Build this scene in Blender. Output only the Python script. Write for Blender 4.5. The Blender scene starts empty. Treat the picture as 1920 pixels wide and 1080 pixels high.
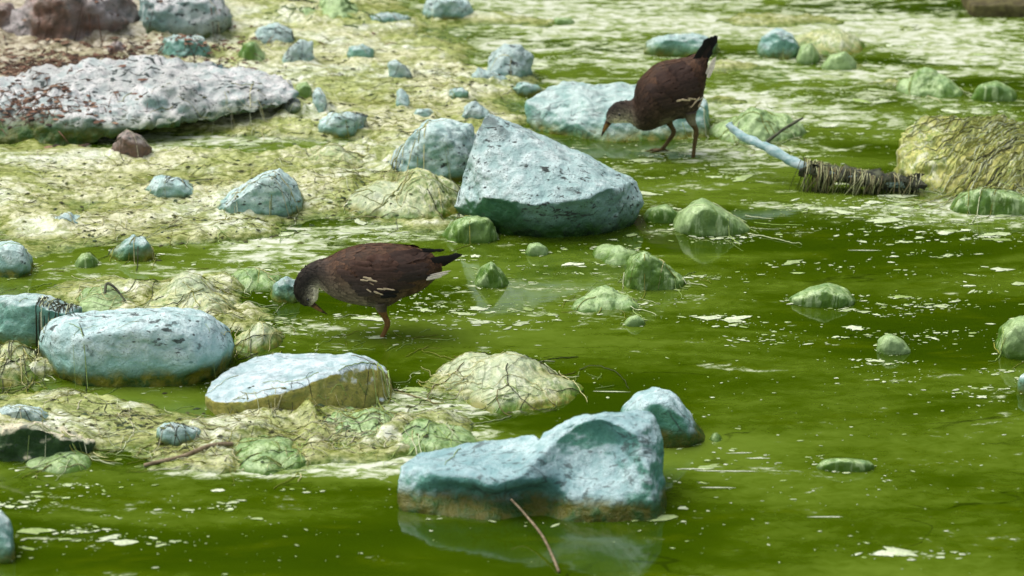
import bpy, bmesh, math, random
import numpy as np
from mathutils import Vector
from mathutils.bvhtree import BVHTree

# ------------------------------------------------------------------ camera, world, sun, exposure
SC = bpy.context.scene
COL = SC.collection
rad = math.radians
CAM_H, PITCH, FPX = 2.2, rad(20.0), 6000.0          # camera height, pitch, focal length in photo pixels
cam_d = bpy.data.cameras.new('camera')
cam = bpy.data.objects.new('camera', cam_d)
COL.objects.link(cam)
cam.location = (0, 0, CAM_H)
cam.rotation_euler = (math.pi / 2 - PITCH, 0, 0)
cam_d.sensor_width = 36.0
cam_d.lens = FPX / 1920 * 36.0
cam_d.clip_end = 1000
cam_d.dof.use_dof = True
cam_d.dof.focus_distance = 6.25
cam_d.dof.aperture_fstop = 5.2
SC.camera = cam

SUN_EL, SUN_AZ = rad(64), rad(-75)                  # azimuth from +Y towards +X
w = bpy.data.worlds.new('World'); SC.world = w; w.use_nodes = True
wn = w.node_tree
sky = wn.nodes.new('ShaderNodeTexSky'); sky.sky_type = 'NISHITA'; sky.sun_disc = False
sky.sun_elevation = SUN_EL; sky.sun_rotation = SUN_AZ
sky.air_density = 1.0; sky.dust_density = 4.0; sky.ozone_density = 1.0
hsv = wn.nodes.new('ShaderNodeHueSaturation'); hsv.inputs['Saturation'].default_value = 0.4     # overcast: cloud greys the blue
wn.links.new(sky.outputs[0], hsv.inputs['Color']); wn.links.new(hsv.outputs[0], wn.nodes['Background'].inputs[0])
wn.nodes['Background'].inputs[1].default_value = 0.10
sd = bpy.data.lights.new('sun', 'SUN'); sd.energy = 1.25; sd.angle = rad(45); sd.color = (1.0, 0.95, 0.86)
sun = bpy.data.objects.new('sun', sd); COL.objects.link(sun)
sdir = Vector((math.sin(SUN_AZ) * math.cos(SUN_EL), math.cos(SUN_AZ) * math.cos(SUN_EL), math.sin(SUN_EL)))
sun.rotation_euler = sdir.to_track_quat('Z', 'Y').to_euler()
sun.location = (0, 0, 20)
SC.view_settings.view_transform = 'Standard'
SC.view_settings.look = 'None'
SC.view_settings.exposure = 0.95
SC.view_settings.gamma = 1.0
SC.view_settings.use_curve_mapping = False
SC.cycles.use_denoising = True

# ------------------------------------------------------------------ helpers: where things stand
CT, ST = math.cos(PITCH), math.sin(PITCH)
def ray(px, py):
    a, b = px - 960.0, 540.0 - py
    return (a, FPX * CT + b * ST, -FPX * ST + b * CT)
def G(px, py, z=0.0):
    d = ray(px, py); t = (z - CAM_H) / d[2]
    return Vector((d[0] * t, d[1] * t, z))
def W(px, py, Y):
    d = ray(px, py); t = Y / d[1]
    return Vector((d[0] * t, Y, CAM_H + d[2] * t))

# vectorised gradient noise ----------------------------------------------------
def _h(ix, iy, iz, s):
    n = (ix.astype(np.uint32) * np.uint32(374761393) + iy.astype(np.uint32) * np.uint32(668265263)
         + iz.astype(np.uint32) * np.uint32(2147483647) + np.uint32(s * 974711 + 17))
    n = (n ^ (n >> np.uint32(13))) * np.uint32(1274126177)
    n = n ^ (n >> np.uint32(16))
    return n
def noise3(p, seed=0):
    i = np.floor(p).astype(np.int64); f = p - i
    u = f * f * f * (f * (f * 6 - 15) + 10)
    out = np.zeros(len(p))
    for dx in (0, 1):
        for dy in (0, 1):
            for dz in (0, 1):
                h = _h(i[:, 0] + dx, i[:, 1] + dy, i[:, 2] + dz, seed)
                gx = (h & np.uint32(1023)).astype(float) / 511.5 - 1
                gy = ((h >> np.uint32(10)) & np.uint32(1023)).astype(float) / 511.5 - 1
                gz = ((h >> np.uint32(20)) & np.uint32(1023)).astype(float) / 511.5 - 1
                d = gx * (f[:, 0] - dx) + gy * (f[:, 1] - dy) + gz * (f[:, 2] - dz)
                wx = u[:, 0] if dx else 1 - u[:, 0]
                wy = u[:, 1] if dy else 1 - u[:, 1]
                wz = u[:, 2] if dz else 1 - u[:, 2]
                out += d * wx * wy * wz
    return out
def fbm(p, octv=4, seed=0, ridged=False):
    a, s, tot = 1.0, 0.0, 0.0
    q = p.copy()
    for k in range(octv):
        n = noise3(q, seed + k)
        if ridged: n = 0.45 - np.abs(n)
        s = s + a * n; tot += a
        a *= 0.5; q = q * 2.03 + 11.3
    return s / tot

# objects -----------------------------------------------------------------------
def obj(name, me, mat, parent=None):
    o = bpy.data.objects.new(name, me); COL.objects.link(o)
    if mat is not None: me.materials.append(mat)
    if parent is not None: o.parent = parent
    return o
def tag(o, label=None, cat=None, group=None, kind=None):
    if label: o['label'] = label
    if cat: o['category'] = cat
    if group: o['group'] = group
    if kind: o['kind'] = kind
    return o
def empty(name, loc):
    o = bpy.data.objects.new(name, None); COL.objects.link(o); o.location = loc
    o.empty_display_size = 0.02
    return o
def mesh_from(name, verts, faces, smooth=True):
    me = bpy.data.meshes.new(name)
    me.from_pydata([tuple(v) for v in verts], [], faces); me.update()
    if smooth: me.polygons.foreach_set('use_smooth', np.ones(len(me.polygons), dtype=bool))
    return me
def set_colors(me, cols):
    a = me.color_attributes.new('Col', 'FLOAT_COLOR', 'POINT')
    c = np.ones((len(me.vertices), 4), dtype=np.float32); c[:, :3] = cols
    a.data.foreach_set('color', c.ravel())

# ------------------------------------------------------------------ materials
class NT:
    def __init__(s, name):
        s.m = bpy.data.materials.new(name); s.m.use_nodes = True
        s.t = s.m.node_tree; s.b = s.t.nodes['Principled BSDF']
    def n(s, typ, **kw):
        nd = s.t.nodes.new(typ)
        for k, v in kw.items(): setattr(nd, k, v)
        return nd
    def put(s, sock, v):
        if v is None: return
        if hasattr(v, 'is_output'): s.t.links.new(v, sock)
        else:
            if isinstance(v, tuple) and len(v) == 3 and sock.type == 'RGBA': v = v + (1,)
            sock.default_value = v
    def noise(s, vec, scale, detail=4, rough=0.55, dist=0.0):
        nd = s.n('ShaderNodeTexNoise'); s.put(nd.inputs['Vector'], vec)
        nd.inputs['Scale'].default_value = scale; nd.inputs['Detail'].default_value = detail
        nd.inputs['Roughness'].default_value = rough; nd.inputs['Distortion'].default_value = dist
        return nd.outputs['Fac']
    def vor(s, vec, scale, feature='F1'):
        nd = s.n('ShaderNodeTexVoronoi', feature=feature); s.put(nd.inputs['Vector'], vec)
        nd.inputs['Scale'].default_value = scale
        return nd.outputs['Distance']
    def math(s, op, a, b=None, c=None, clamp=False):
        nd = s.n('ShaderNodeMath', operation=op, use_clamp=clamp)
        s.put(nd.inputs[0], a); s.put(nd.inputs[1], b)
        if c is not None: s.put(nd.inputs[2], c)
        return nd.outputs[0]
    def step(s, v, lo, hi, smooth=True):
        nd = s.n('ShaderNodeMapRange', interpolation_type='SMOOTHSTEP' if smooth else 'LINEAR')
        s.put(nd.inputs['Value'], v); s.put(nd.inputs['From Min'], lo); s.put(nd.inputs['From Max'], hi)
        return nd.outputs['Result']
    def mix(s, f, a, b):
        nd = s.n('ShaderNodeMix', data_type='RGBA')
        s.put(nd.inputs[0], f); s.put(nd.inputs[6], a); s.put(nd.inputs[7], b)
        return nd.outputs[2]
    def vmap(s, vec, scale=(1, 1, 1), loc=(0, 0, 0)):
        nd = s.n('ShaderNodeMapping'); s.put(nd.inputs['Vector'], vec)
        nd.inputs['Scale'].default_value = scale; s.put(nd.inputs['Location'], loc)
        return nd.outputs[0]
    def bump(s, h, strength, dist, prev=None):
        nd = s.n('ShaderNodeBump'); s.put(nd.inputs['Height'], h)
        nd.inputs['Strength'].default_value = strength; nd.inputs['Distance'].default_value = dist
        if prev is not None: s.put(nd.inputs['Normal'], prev)
        return nd.outputs[0]
    def fin(s, col, rough, normal=None, spec=0.4):
        s.put(s.b.inputs['Base Color'], col); s.put(s.b.inputs['Roughness'], rough)
        if normal is not None: s.put(s.b.inputs['Normal'], normal)
        s.b.inputs['Specular IOR Level'].default_value = spec
        return s.m

def rock_mat(name, top, side, algae, algae2, up=(0.25, 0.75), ah=0.02, aw=0.03, an=0.05, speck=1.0, rough=0.75, patch=None, patch_amt=0.0, grime=(0.045, 0.06, 0.055), band=0.0, fibre=0.0, fibcol=(0.66, 0.68, 0.50)):
    s = NT(name)
    geo = s.n('ShaderNodeNewGeometry'); info = s.n('ShaderNodeObjectInfo')
    off = s.n('ShaderNodeVectorMath', operation='MULTIPLY_ADD')
    s.put(off.inputs[0], info.outputs['Random']); off.inputs[1].default_value = (17, 31, 23); s.put(off.inputs[2], geo.outputs['Position'])
    v = off.outputs[0]
    sx = s.n('ShaderNodeSeparateXYZ'); s.put(sx.inputs[0], geo.outputs['Position'])
    nz = s.n('ShaderNodeSeparateXYZ'); s.put(nz.inputs[0], geo.outputs['Normal'])
    n1 = s.noise(v, 9, 5, 0.6); n2 = s.noise(v, 34, 5, 0.65); n3 = s.noise(v, 130, 4, 0.7); nb = s.noise(v, 4.5, 3)
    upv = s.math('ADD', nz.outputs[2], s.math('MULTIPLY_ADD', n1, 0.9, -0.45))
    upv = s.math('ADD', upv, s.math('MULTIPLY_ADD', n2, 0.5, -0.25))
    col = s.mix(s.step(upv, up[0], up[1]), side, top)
    # blotchy crust
    tint = s.mix(s.step(n2, 0.35, 0.65), (0.56, 0.68, 0.66), (1.16, 1.10, 1.08))
    mul = s.n('ShaderNodeMix', data_type='RGBA', blend_type='MULTIPLY'); mul.inputs[0].default_value = 0.85
    s.put(mul.inputs[6], col); s.put(mul.inputs[7], tint); col = mul.outputs[2]
    if fibre:
        fb = s.noise(s.vmap(v, (1, 0.8, 0.14)), 120, 4, 0.65, 0.6); fw = s.noise(s.vmap(v, (1, 0.8, 0.3)), 38, 4, 0.65, 0.9)
        col = s.mix(s.math('MULTIPLY', s.step(fw, 0.50, 0.60), 0.75), col, fibcol)
        col = s.mix(s.math('MULTIPLY', s.step(fb, 0.50, 0.40), fibre), col, algae)
    if patch is not None:
        col = s.mix(s.math('MULTIPLY', s.step(nb, 0.45, 0.6), patch_amt), col, patch)
    # dark lichen specks and streaks
    v2 = s.vmap(v, (0.55, 1, 1.0))
    sp = s.step(s.noise(v2, 75, 3, 0.6, 0.4), 0.56, 0.65)
    sp = s.math('MULTIPLY', sp, s.step(n1, 0.40, 0.56))
    fr = s.math('ABSOLUTE', s.math('SUBTRACT', s.noise(s.vmap(v, (0.5, 1, 0.9), (1.7, 0.3, 2.2)), 7, 4, 0.6, 0.8), 0.5))
    fr = s.math('MULTIPLY', s.step(fr, 0.012, 0.003), s.step(s.noise(v, 6, 2), 0.52, 0.6))
    sp = s.math('MAXIMUM', sp, fr)
    pit = s.step(s.vor(v2, 48), 0.16, 0.08)
    pit = s.math('MULTIPLY', pit, s.step(s.noise(v, 17, 2), 0.44, 0.56))
    pep = s.math('MULTIPLY', s.step(s.noise(v, 240, 2, 0.6), 0.58, 0.68), s.step(n2, 0.40, 0.60))
    stain = s.math('MULTIPLY', s.step(s.noise(v2, 19, 5, 0.7, 0.6), 0.55, 0.68), 0.55)
    dk = s.math('MULTIPLY', s.math('MAXIMUM', s.math('MAXIMUM', sp, pit), s.math('MAXIMUM', s.math('MULTIPLY', pep, 0.8), stain)), 0.85 * speck, clamp=True)
    col = s.mix(dk, col, grime)
    # algae growth above the waterline: a teal zone, then olive and green
    hh = s.math('ADD', sx.outputs[2], s.math('MULTIPLY_ADD', n1, an, -an / 2))
    hh = s.math('ADD', hh, s.math('MULTIPLY_ADD', n2, 0.016, -0.008))
    if band: col = s.mix(s.math('MULTIPLY', s.step(hh, ah + band, ah), 0.8), col, side)
    am = s.step(hh, ah + aw, ah - aw)
    ac = s.mix(s.step(n2, 0.38, 0.62), algae, algae2)
    col = s.mix(am, col, ac)
    rg = s.mix(am, (rough,) * 3, (0.38,) * 3)
    bn = s.bump(n3, 0.2 if fibre else 0.55, 0.006); bn = s.bump(n2, 0.25 if fibre else 0.6, 0.018, bn)
    bn = s.bump(dk, -0.3, 0.004, bn)
    if fibre: bn = s.bump(fb, 0.45, 0.004, bn); bn = s.bump(fw, 0.5, 0.008, bn)
    return s.fin(col, rg, bn, 0.35)

WHITE, TEAL = (0.53, 0.69, 0.70), (0.22, 0.44, 0.42)
OLIVE, GREEN, DKGREEN, YEL = (0.17, 0.17, 0.012), (0.08, 0.17, 0.008), (0.03, 0.085, 0.012), (0.34, 0.32, 0.075)
M = {}
M['pale'] = rock_mat('pale_crusted_stone', WHITE, (0.22, 0.46, 0.40), OLIVE, DKGREEN, up=(-0.75, -0.1), ah=0.03, aw=0.016, an=0.035, speck=1.1, band=0.05)
M['chalk'] = rock_mat('chalky_stone', (0.54, 0.69, 0.67), (0.22, 0.42, 0.36), OLIVE, DKGREEN, up=(-0.5, 0.35), ah=0.016, aw=0.010, an=0.02, speck=1.2, band=0.02, patch=(0.36, 0.44, 0.42), patch_amt=0.5)
M['big'] = rock_mat('grey_white_stone', (0.53, 0.66, 0.66), (0.045, 0.15, 0.07), (0.03, 0.09, 0.012), (0.015, 0.04, 0.012), up=(-0.1, 0.35), ah=0.03, aw=0.03, speck=1.4, patch=(0.30, 0.47, 0.46), patch_amt=0.5)  # dark green side: algae, with the overhang's shade painted into the colour
M['teal'] = rock_mat('teal_crusted_stone', (0.48, 0.62, 0.60), (0.19, 0.39, 0.32), OLIVE, GREEN, up=(0.3, 0.85), ah=0.018, aw=0.02, an=0.035, speck=0.7)
M['front'] = rock_mat('saddle_stone', (0.48, 0.65, 0.67), (0.12, 0.34, 0.25), (0.10, 0.10, 0.008), DKGREEN, up=(0.2, 0.62), ah=0.032, aw=0.012, an=0.03, speck=0.8, patch=(0.12, 0.27, 0.30), patch_amt=0.5)
M['oliveside'] = rock_mat('olive_sided_stone', (0.54, 0.66, 0.70), YEL, YEL, GREEN, up=(0.5, 0.72), ah=-0.01, aw=0.02, speck=0.5)
M['ledge'] = rock_mat('cream_topped_ledge', (0.62, 0.59, 0.42), (0.03, 0.075, 0.02), DKGREEN, (0.02, 0.05, 0.008), up=(0.25, 0.55), ah=0.0, aw=0.01, speck=0.8)  # side colour painted dark for the shade of the undercut
M['mound'] = rock_mat('cream_algae', (0.52, 0.55, 0.26), (0.22, 0.26, 0.03), GREEN, OLIVE, up=(0.15, 0.8), ah=0.01, aw=0.012, speck=0.7, rough=0.55, patch=(0.5, 0.58, 0.42), patch_amt=0.5, grime=(0.06, 0.07, 0.01), fibre=0.7)
M['drape'] = rock_mat('draped_olive_algae', (0.48, 0.50, 0.15), (0.22, 0.25, 0.02), GREEN, OLIVE, up=(0.0, 0.6), ah=0.008, aw=0.01, speck=0.6, rough=0.55, patch=(0.34, 0.33, 0.08), patch_amt=0.8, grime=(0.08, 0.08, 0.012), fibre=0.7)
M['green'] = rock_mat('green_algae', (0.36, 0.51, 0.23), (0.10, 0.20, 0.03), GREEN, (0.05, 0.12, 0.006), up=(0.35, 1.0), ah=0.004, aw=0.01, speck=0.5, rough=0.28, patch=(0.40, 0.55, 0.26), patch_amt=0.6, grime=(0.05, 0.09, 0.01), fibre=0.7, fibcol=(0.46, 0.60, 0.30))
M['brown'] = rock_mat('brown_stone', (0.34, 0.27, 0.24), (0.17, 0.105, 0.075), (0.10, 0.09, 0.05), (0.06, 0.06, 0.03), up=(0.2, 0.9), ah=0.01, aw=0.02, speck=0.9, patch=(0.38, 0.36, 0.36), patch_amt=0.7)
M['long'] = rock_mat('long_boulder_stone', (0.62, 0.64, 0.64), (0.26, 0.40, 0.38), (0.08, 0.10, 0.012), DKGREEN, up=(0.05, 0.7), ah=0.05, aw=0.022, speck=1.4, patch=(0.40, 0.41, 0.39), patch_amt=0.6)

def ground_mat():
    s = NT('algae_mud')
    geo = s.n('ShaderNodeNewGeometry'); v = geo.outputs['Position']
    sx = s.n('ShaderNodeSeparateXYZ'); s.put(sx.inputs[0], v)
    vs = s.vmap(v, (0.55, 1.0, 1.0))
    n1 = s.noise(vs, 5, 5, 0.6); n2 = s.noise(vs, 24, 5, 0.65, 0.6); n3 = s.noise(v, 110, 4, 0.7); n4 = s.noise(vs, 60, 4, 0.65, 0.5)
    z = s.math('ADD', sx.outputs[2], s.math('MULTIPLY_ADD', n2, 0.014, -0.007))
    n5 = s.noise(s.vmap(v, (0.5, 1, 1)), 160, 3, 0.7, 0.4)
    grain = s.math('MULTIPLY_ADD', n5, 0.5, s.math('MULTIPLY', n4, 0.5))
    cream = s.mix(s.step(grain, 0.38, 0.60), (0.25, 0.28, 0.06), (0.66, 0.66, 0.45))
    white = s.mix(s.step(grain, 0.40, 0.58), (0.38, 0.44, 0.22), (0.72, 0.75, 0.62))
    cream = s.mix(s.step(n1, 0.46, 0.58), cream, white)
    mossy = s.math('MULTIPLY', s.step(s.noise(vs, 7, 5, 0.7, 0.8), 0.47, 0.57), 0.9)
    cream = s.mix(mossy, cream, s.mix(s.step(grain, 0.40, 0.60), (0.11, 0.15, 0.006), (0.38, 0.43, 0.12)))
    olive = s.mix(s.step(grain, 0.4, 0.6), (0.13, 0.16, 0.010), (0.40, 0.42, 0.16))
    wet = s.mix(s.step(grain, 0.42, 0.62), (0.055, 0.10, 0.003), (0.26, 0.32, 0.09))
    col = s.mix(s.step(z, 0.001, 0.010), wet, olive)
    col = s.mix(s.step(z, 0.006, 0.017), col, cream)
    # drier brown ground with plant litter towards the upper bank
    bk = s.math('MULTIPLY', s.step(s.math('ADD', s.math('MULTIPLY_ADD', n1, 0.8, -0.4), sx.outputs[1]), 7.0, 7.7), s.step(sx.outputs[0], -0.62, -1.05))
    tan = s.mix(s.step(n4, 0.35, 0.65), (0.20, 0.145, 0.10), (0.54, 0.48, 0.39))
    col = s.mix(s.math('MULTIPLY', bk, 0.8), col, tan)
    col = s.mix(s.math('MULTIPLY', s.step(s.noise(vs, 85, 3, 0.6, 0.5), 0.61, 0.70), 0.7), col, (0.06, 0.065, 0.015))
    col = s.mix(s.math('MULTIPLY', s.math('MULTIPLY', s.step(s.noise(v, 230, 2, 0.6), 0.57, 0.66), s.step(n2, 0.42, 0.58)), 0.75), col, (0.09, 0.095, 0.02))
    # wooded slope of the far bank
    far = s.step(sx.outputs[1], 11.0, 14.0)
    col = s.mix(far, col, s.mix(s.step(n1, 0.4, 0.6), (0.006, 0.011, 0.002), (0.014, 0.022, 0.004)))
    bn = s.bump(n3, 0.4, 0.0025); bn = s.bump(n4, 0.45, 0.005, bn)
    m = s.fin(col, s.mix(s.step(z, 0.0, 0.02), (0.22,) * 3, (0.42,) * 3), bn, 0.4)
    s.put(s.b.inputs['Specular IOR Level'], s.math('MULTIPLY_ADD', far, -0.4, 0.4))
    return m
M['ground'] = ground_mat()

def water_mat():
    s = NT('green_water')
    geo = s.n('ShaderNodeNewGeometry'); v = geo.outputs['Position']
    sx = s.n('ShaderNodeSeparateXYZ'); s.put(sx.inputs[0], v)
    vs = s.vmap(v, (0.35, 1.0, 1.0)); vm = s.vmap(v, (0.6, 1, 1))
    n1 = s.noise(vs, 3.0, 4, 0.55, 0.5); n2 = s.noise(vs, 14, 5, 0.65, 0.8); n3 = s.noise(vm, 40, 4, 0.7, 0.5)
    col = s.mix(s.step(n1, 0.35, 0.65), (0.026, 0.054, 0.0003), (0.056, 0.098, 0.0006))
    col = s.mix(s.math('MULTIPLY', s.step(n2, 0.5, 0.75), 0.4), col, (0.085, 0.12, 0.001))
    at = s.n('ShaderNodeAttribute'); at.attribute_name = 'scum'
    # thin milky film, then the pale skin of scum, thick on the far shallows and thin near the camera
    far = s.math('MULTIPLY', s.step(sx.outputs[1], 6.0, 8.3), 0.13)
    film = s.math('ADD', s.math('ADD', n1, at.outputs['Fac']), s.math('MULTIPLY', far, 0.9))
    film = s.math('ADD', film, s.math('MULTIPLY_ADD', n3, 0.3, -0.15))
    col = s.mix(s.math('MULTIPLY', s.step(film, 0.46, 0.70), 0.85), col, (0.125, 0.19, 0.020))
    sk = s.math('ADD', s.math('MULTIPLY_ADD', n2, 0.6, s.math('MULTIPLY', n3, 0.4)), far)
    sk = s.math('ADD', sk, at.outputs['Fac'])
    sk = s.math('ADD', sk, s.math('MULTIPLY_ADD', n1, 0.24, -0.12))
    skin = s.step(sk, 0.61, 0.69)
    crust = s.step(sk, 0.67, 0.76)
    col = s.mix(s.math('MULTIPLY', skin, 0.75), col, s.mix(s.step(n3, 0.4, 0.6), (0.22, 0.30, 0.08), (0.50, 0.56, 0.36)))
    col = s.mix(s.math('MULTIPLY', crust, 0.8), col, s.mix(s.step(n3, 0.42, 0.58), (0.36, 0.42, 0.20), (0.66, 0.69, 0.58)))
    # splits in the film where dark water shows
    cr = s.math('ABSOLUTE', s.math('SUBTRACT', s.noise(s.vmap(v, (0.45, 1, 1), (3.1, 1.7, 0)), 3.2, 3, 0.55, 0.6), 0.5))
    cr = s.math('MULTIPLY', s.step(s.math('ADD', cr, s.math('MULTIPLY', n3, 0.02)), 0.017, 0.009), s.step(s.noise(v, 3.0, 2), 0.52, 0.6))
    cr = s.math('MULTIPLY', cr, s.math('SUBTRACT', 1.0, skin))
    col = s.mix(s.math('MULTIPLY', cr, 0.55), col, (0.004, 0.009, 0.001))
    rp = s.noise(s.vmap(v, (0.5, 1.3, 1)), 16, 3, 0.5, 0.3)
    bn = s.bump(rp, 0.06, 0.008); bn = s.bump(skin, 0.4, 0.002, bn)
    m = s.fin(col, s.mix(skin, (0.06,) * 3, (0.45,) * 3), bn, 0.5)
    s.b.inputs['IOR'].default_value = 1.55
    return m
M['water'] = water_mat()

def vcol_mat(name, rough, spec=0.3, bumpscale=None, sheen=0):
    s = NT(name); a = s.n('ShaderNodeVertexColor'); a.layer_name = 'Col'
    geo = s.n('ShaderNodeNewGeometry'); bn = None
    n = s.noise(geo.outputs['Position'], 220, 3)
    mul = s.n('ShaderNodeMix', data_type='RGBA', blend_type='MULTIPLY'); mul.inputs[0].default_value = 0.5
    s.put(mul.inputs[6], a.outputs['Color']); s.put(mul.inputs[7], s.mix(s.step(n, 0.3, 0.7), (0.6, 0.6, 0.6), (1.3, 1.3, 1.3)))
    if bumpscale: bn = s.bump(s.noise(geo.outputs['Position'], bumpscale, 4), 0.4, 0.002)
    return s.fin(mul.outputs[2], rough, bn, spec)
M['feather'] = vcol_mat('plumage', 0.65, 0.25)
M['skin'] = vcol_mat('leg_skin', 0.5, 0.3, 400)
M['flake'] = vcol_mat('scum_flake', 0.5, 0.3)
M['strand'] = vcol_mat('algae_strand', 0.5, 0.3)
M['litter'] = vcol_mat('plant_litter', 0.7, 0.2)
def plain(name, c1, c2, scale, rough, spec=0.4, stretch=(1, 1, 1)):
    s = NT(name); tc = s.n('ShaderNodeNewGeometry')
    n = s.noise(s.vmap(tc.outputs['Position'], stretch), scale, 4, 0.6)
    return s.fin(s.mix(s.step(n, 0.35, 0.65), c1, c2), rough, s.bump(n, 0.4, 0.003), spec)
M['bill'] = plain('bill_horn', (0.10, 0.05, 0.012), (0.035, 0.022, 0.012), 90, 0.35)
M['eye'] = plain('eye_dark', (0.004, 0.004, 0.004), (0.008, 0.006, 0.004), 50, 0.08, 0.6)
M['stick'] = plain('pale_blue_wood', (0.20, 0.36, 0.36), (0.50, 0.62, 0.62), 60, 0.7, 0.3, (0.4, 1, 1))
M['darkwood'] = plain('dark_weedy_wood', (0.010, 0.012, 0.007), (0.10, 0.11, 0.06), 60, 0.7)
M['twig'] = plain('brown_twig', (0.13, 0.095, 0.05), (0.27, 0.21, 0.13), 80, 0.7)
M['bark'] = plain('weathered_plank', (0.05, 0.04, 0.012), (0.11, 0.10, 0.03), 40, 0.7)

# ------------------------------------------------------------------ ground and water
# (px, py, rx, ry, weight): scum banks and pools of the shore, placed on the ground where they lie
BANKS = [(150, 60, 420, 120, 1), (420, 150, 420, 90, 1), (700, 130, 250, 90, 1), (820, 220, 170, 70, 1), (120, 330, 420, 75, 1),
         (480, 350, 260, 55, 1), (720, 330, 170, 70, 1), (160, 420, 300, 45, 1), (430, 440, 150, 24, .9), (760, 425, 130, 22, .75),
         (60, 490, 200, 30, .7), (250, 560, 300, 45, .9), (460, 580, 90, 60, .8), (60, 700, 190, 50, 1), (240, 790, 260, 45, 1), (60, 800, 160, 40, 1),
         (480, 820, 170, 28, .9), (700, 805, 190, 30, .85), (800, 810, 110, 30, .8), (920, 720, 150, 35, .85), (300, 860, 330, 18, .75), (700, 850, 190, 16, .6),
         (930, 40, 130, 14, .8), (1120, 65, 60, 10, .5), (1440, 40, 150, 14, .9), (1700, 60, 120, 18, .75), (1390, 125, 80, 8, .85), (1365, 190, 60, 9, .85), (1580, 135, 90, 8, .7), (1640, 160, 60, 6, .7),
         (1440, 230, 110, 30, .75), (1830, 340, 150, 35, .85), (1560, 100, 130, 22, .75), (1740, 150, 70, 22, .7), (1230, 510, 90, 25, .7), (1130, 560, 80, 16, .7),
         (640, 240, 150, 40, 1), (860, 150, 120, 40, 1), (1200, 200, 120, 20, .6), (540, 20, 200, 60, 1), (715, 640, 60, 20, .58), (1280, 290, 90, 18, .58), (1880, 390, 90, 16, .6)]
POOLS = [(420, 275, 190, 16, .85), (170, 258, 60, 8, .6), (330, 505, 260, 16, .9), (480, 470, 90, 14, .8), (255, 725, 190, 14, .9), (440, 770, 90, 14, .9),
         (520, 530, 60, 20, .6), (960, 110, 60, 20, .6), (330, 745, 110, 12, .8), (60, 870, 130, 10, .8), (600, 520, 90, 70, .8)]
def blob(bl, X, Y):
    px, py, rx, ry, wt = bl
    c = G(px, py); m = math.hypot(c.y, CAM_H) / FPX
    sy = m / (CAM_H / math.hypot(c.y, CAM_H))
    d2 = ((X - c.x) / (rx * m)) ** 2 + ((Y - c.y) / (ry * sy)) ** 2
    return wt * np.exp(-np.clip(d2, 0, 30) ** 1.3 * 0.6)
def ground_z(X, Y):
    P = np.stack([X.ravel(), Y.ravel(), np.zeros(X.size)], 1)
    w1 = (fbm(P * 4.0, 3, 5) * 0.12).reshape(X.shape); w2 = (fbm(P * 4.0, 3, 9) * 0.16).reshape(X.shape)
    Xw, Yw = X + w1, Y + w2
    cov = np.ones_like(X)
    for b in BANKS: cov *= 1 - np.clip(blob(b, Xw, Yw), 0, 0.97)
    cov = 1 - cov
    for b in POOLS: cov *= 1 - blob(b, Xw, Yw)
    shore = 1 / (1 + np.exp((X + 0.9) * 4)) * 1 / (1 + np.exp(-(Y - 7.2) * 3))
    z = -0.05 + 0.064 * cov + 0.03 * shore * cov
    Pa = P * np.array([0.6, 1, 1])
    amp = np.clip(cov, 0.12, 1)
    def bil(f, sd): return (np.abs(noise3(Pa * f, sd)) - 0.16).reshape(X.shape)
    rough = 0.3 + 1.5 * np.clip(fbm(P * 3.1, 2, 71).reshape(X.shape) + 0.3, 0, 1)
    z += amp * (0.040 * fbm(Pa * 5, 3, 21).reshape(X.shape) + rough * (0.022 * bil(9, 22) + 0.016 * bil(21, 23) + 0.013 * bil(47, 24)))
    z += amp * rough * (0.014 * fbm(Pa * 75, 2, 41).reshape(X.shape) + 0.018 * fbm(Pa * 16 + 3 * w1.ravel()[:, None], 2, 31, True).reshape(X.shape))
    # the land beyond: banks rising on the left and behind the pond
    far = np.clip((Y - 12.5) / 18.0, 0, 1); far = far * far * (3 - 2 * far)
    left = np.clip((-X - 3.0) / 25.0, 0, 1)
    hum = 1 + 0.25 * fbm(P * 0.35, 3, 55).reshape(X.shape)
    z += far * 15.0 * hum + left * 2.0
    return z
def grid_axis(a, b, step, lo, hi):
    core = np.arange(a, b + step / 2, step)
    out = []; x, s = b, step
    while x < hi: s *= 1.35; x += s; out.append(min(x, hi))
    pre = []; x, s = a, step
    while x > lo: s *= 1.35; x -= s; pre.append(max(x, lo))
    return np.array(pre[::-1] + list(core) + out), len(pre), len(core)
xs, x0, nxc = grid_axis(-1.75, 1.75, 0.0052, -160, 160)
ys, y0, nyc = grid_axis(4.4, 9.2, 0.0068, -40, 200)
GX, GY = np.meshgrid(xs, ys)
GZ = ground_z(GX, GY)
def grid_mesh(name, X, Y, Z):
    ny, nx = X.shape
    me = bpy.data.meshes.new(name)
    co = np.stack([X.ravel(), Y.ravel(), Z.ravel()], 1).astype(np.float32)
    idx = np.arange(nx * ny).reshape(ny, nx)
    q = np.stack([idx[:-1, :-1], idx[:-1, 1:], idx[1:, 1:], idx[1:, :-1]], -1).reshape(-1, 4)
    me.vertices.add(len(co)); me.vertices.foreach_set('co', co.ravel())
    me.loops.add(q.size); me.loops.foreach_set('vertex_index', q.ravel().astype(np.int32))
    me.polygons.add(len(q)); me.polygons.foreach_set('loop_start', np.arange(0, q.size, 4, dtype=np.int32))
    me.update(calc_edges=True)
    me.polygons.foreach_set('use_smooth', np.ones(len(q), dtype=bool))
    return me
g = obj('ground', grid_mesh('ground', GX, GY, GZ), M['ground']); tag(g, kind='structure')
def gz(x, y):
    fx = (x - xs[x0]) / 0.0052; fy = (y - ys[y0]) / 0.0068
    i = int(min(max(fx, 0), nxc - 2)); j = int(min(max(fy, 0), nyc - 2))
    return float(GZ[y0 + j, x0 + i])
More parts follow.
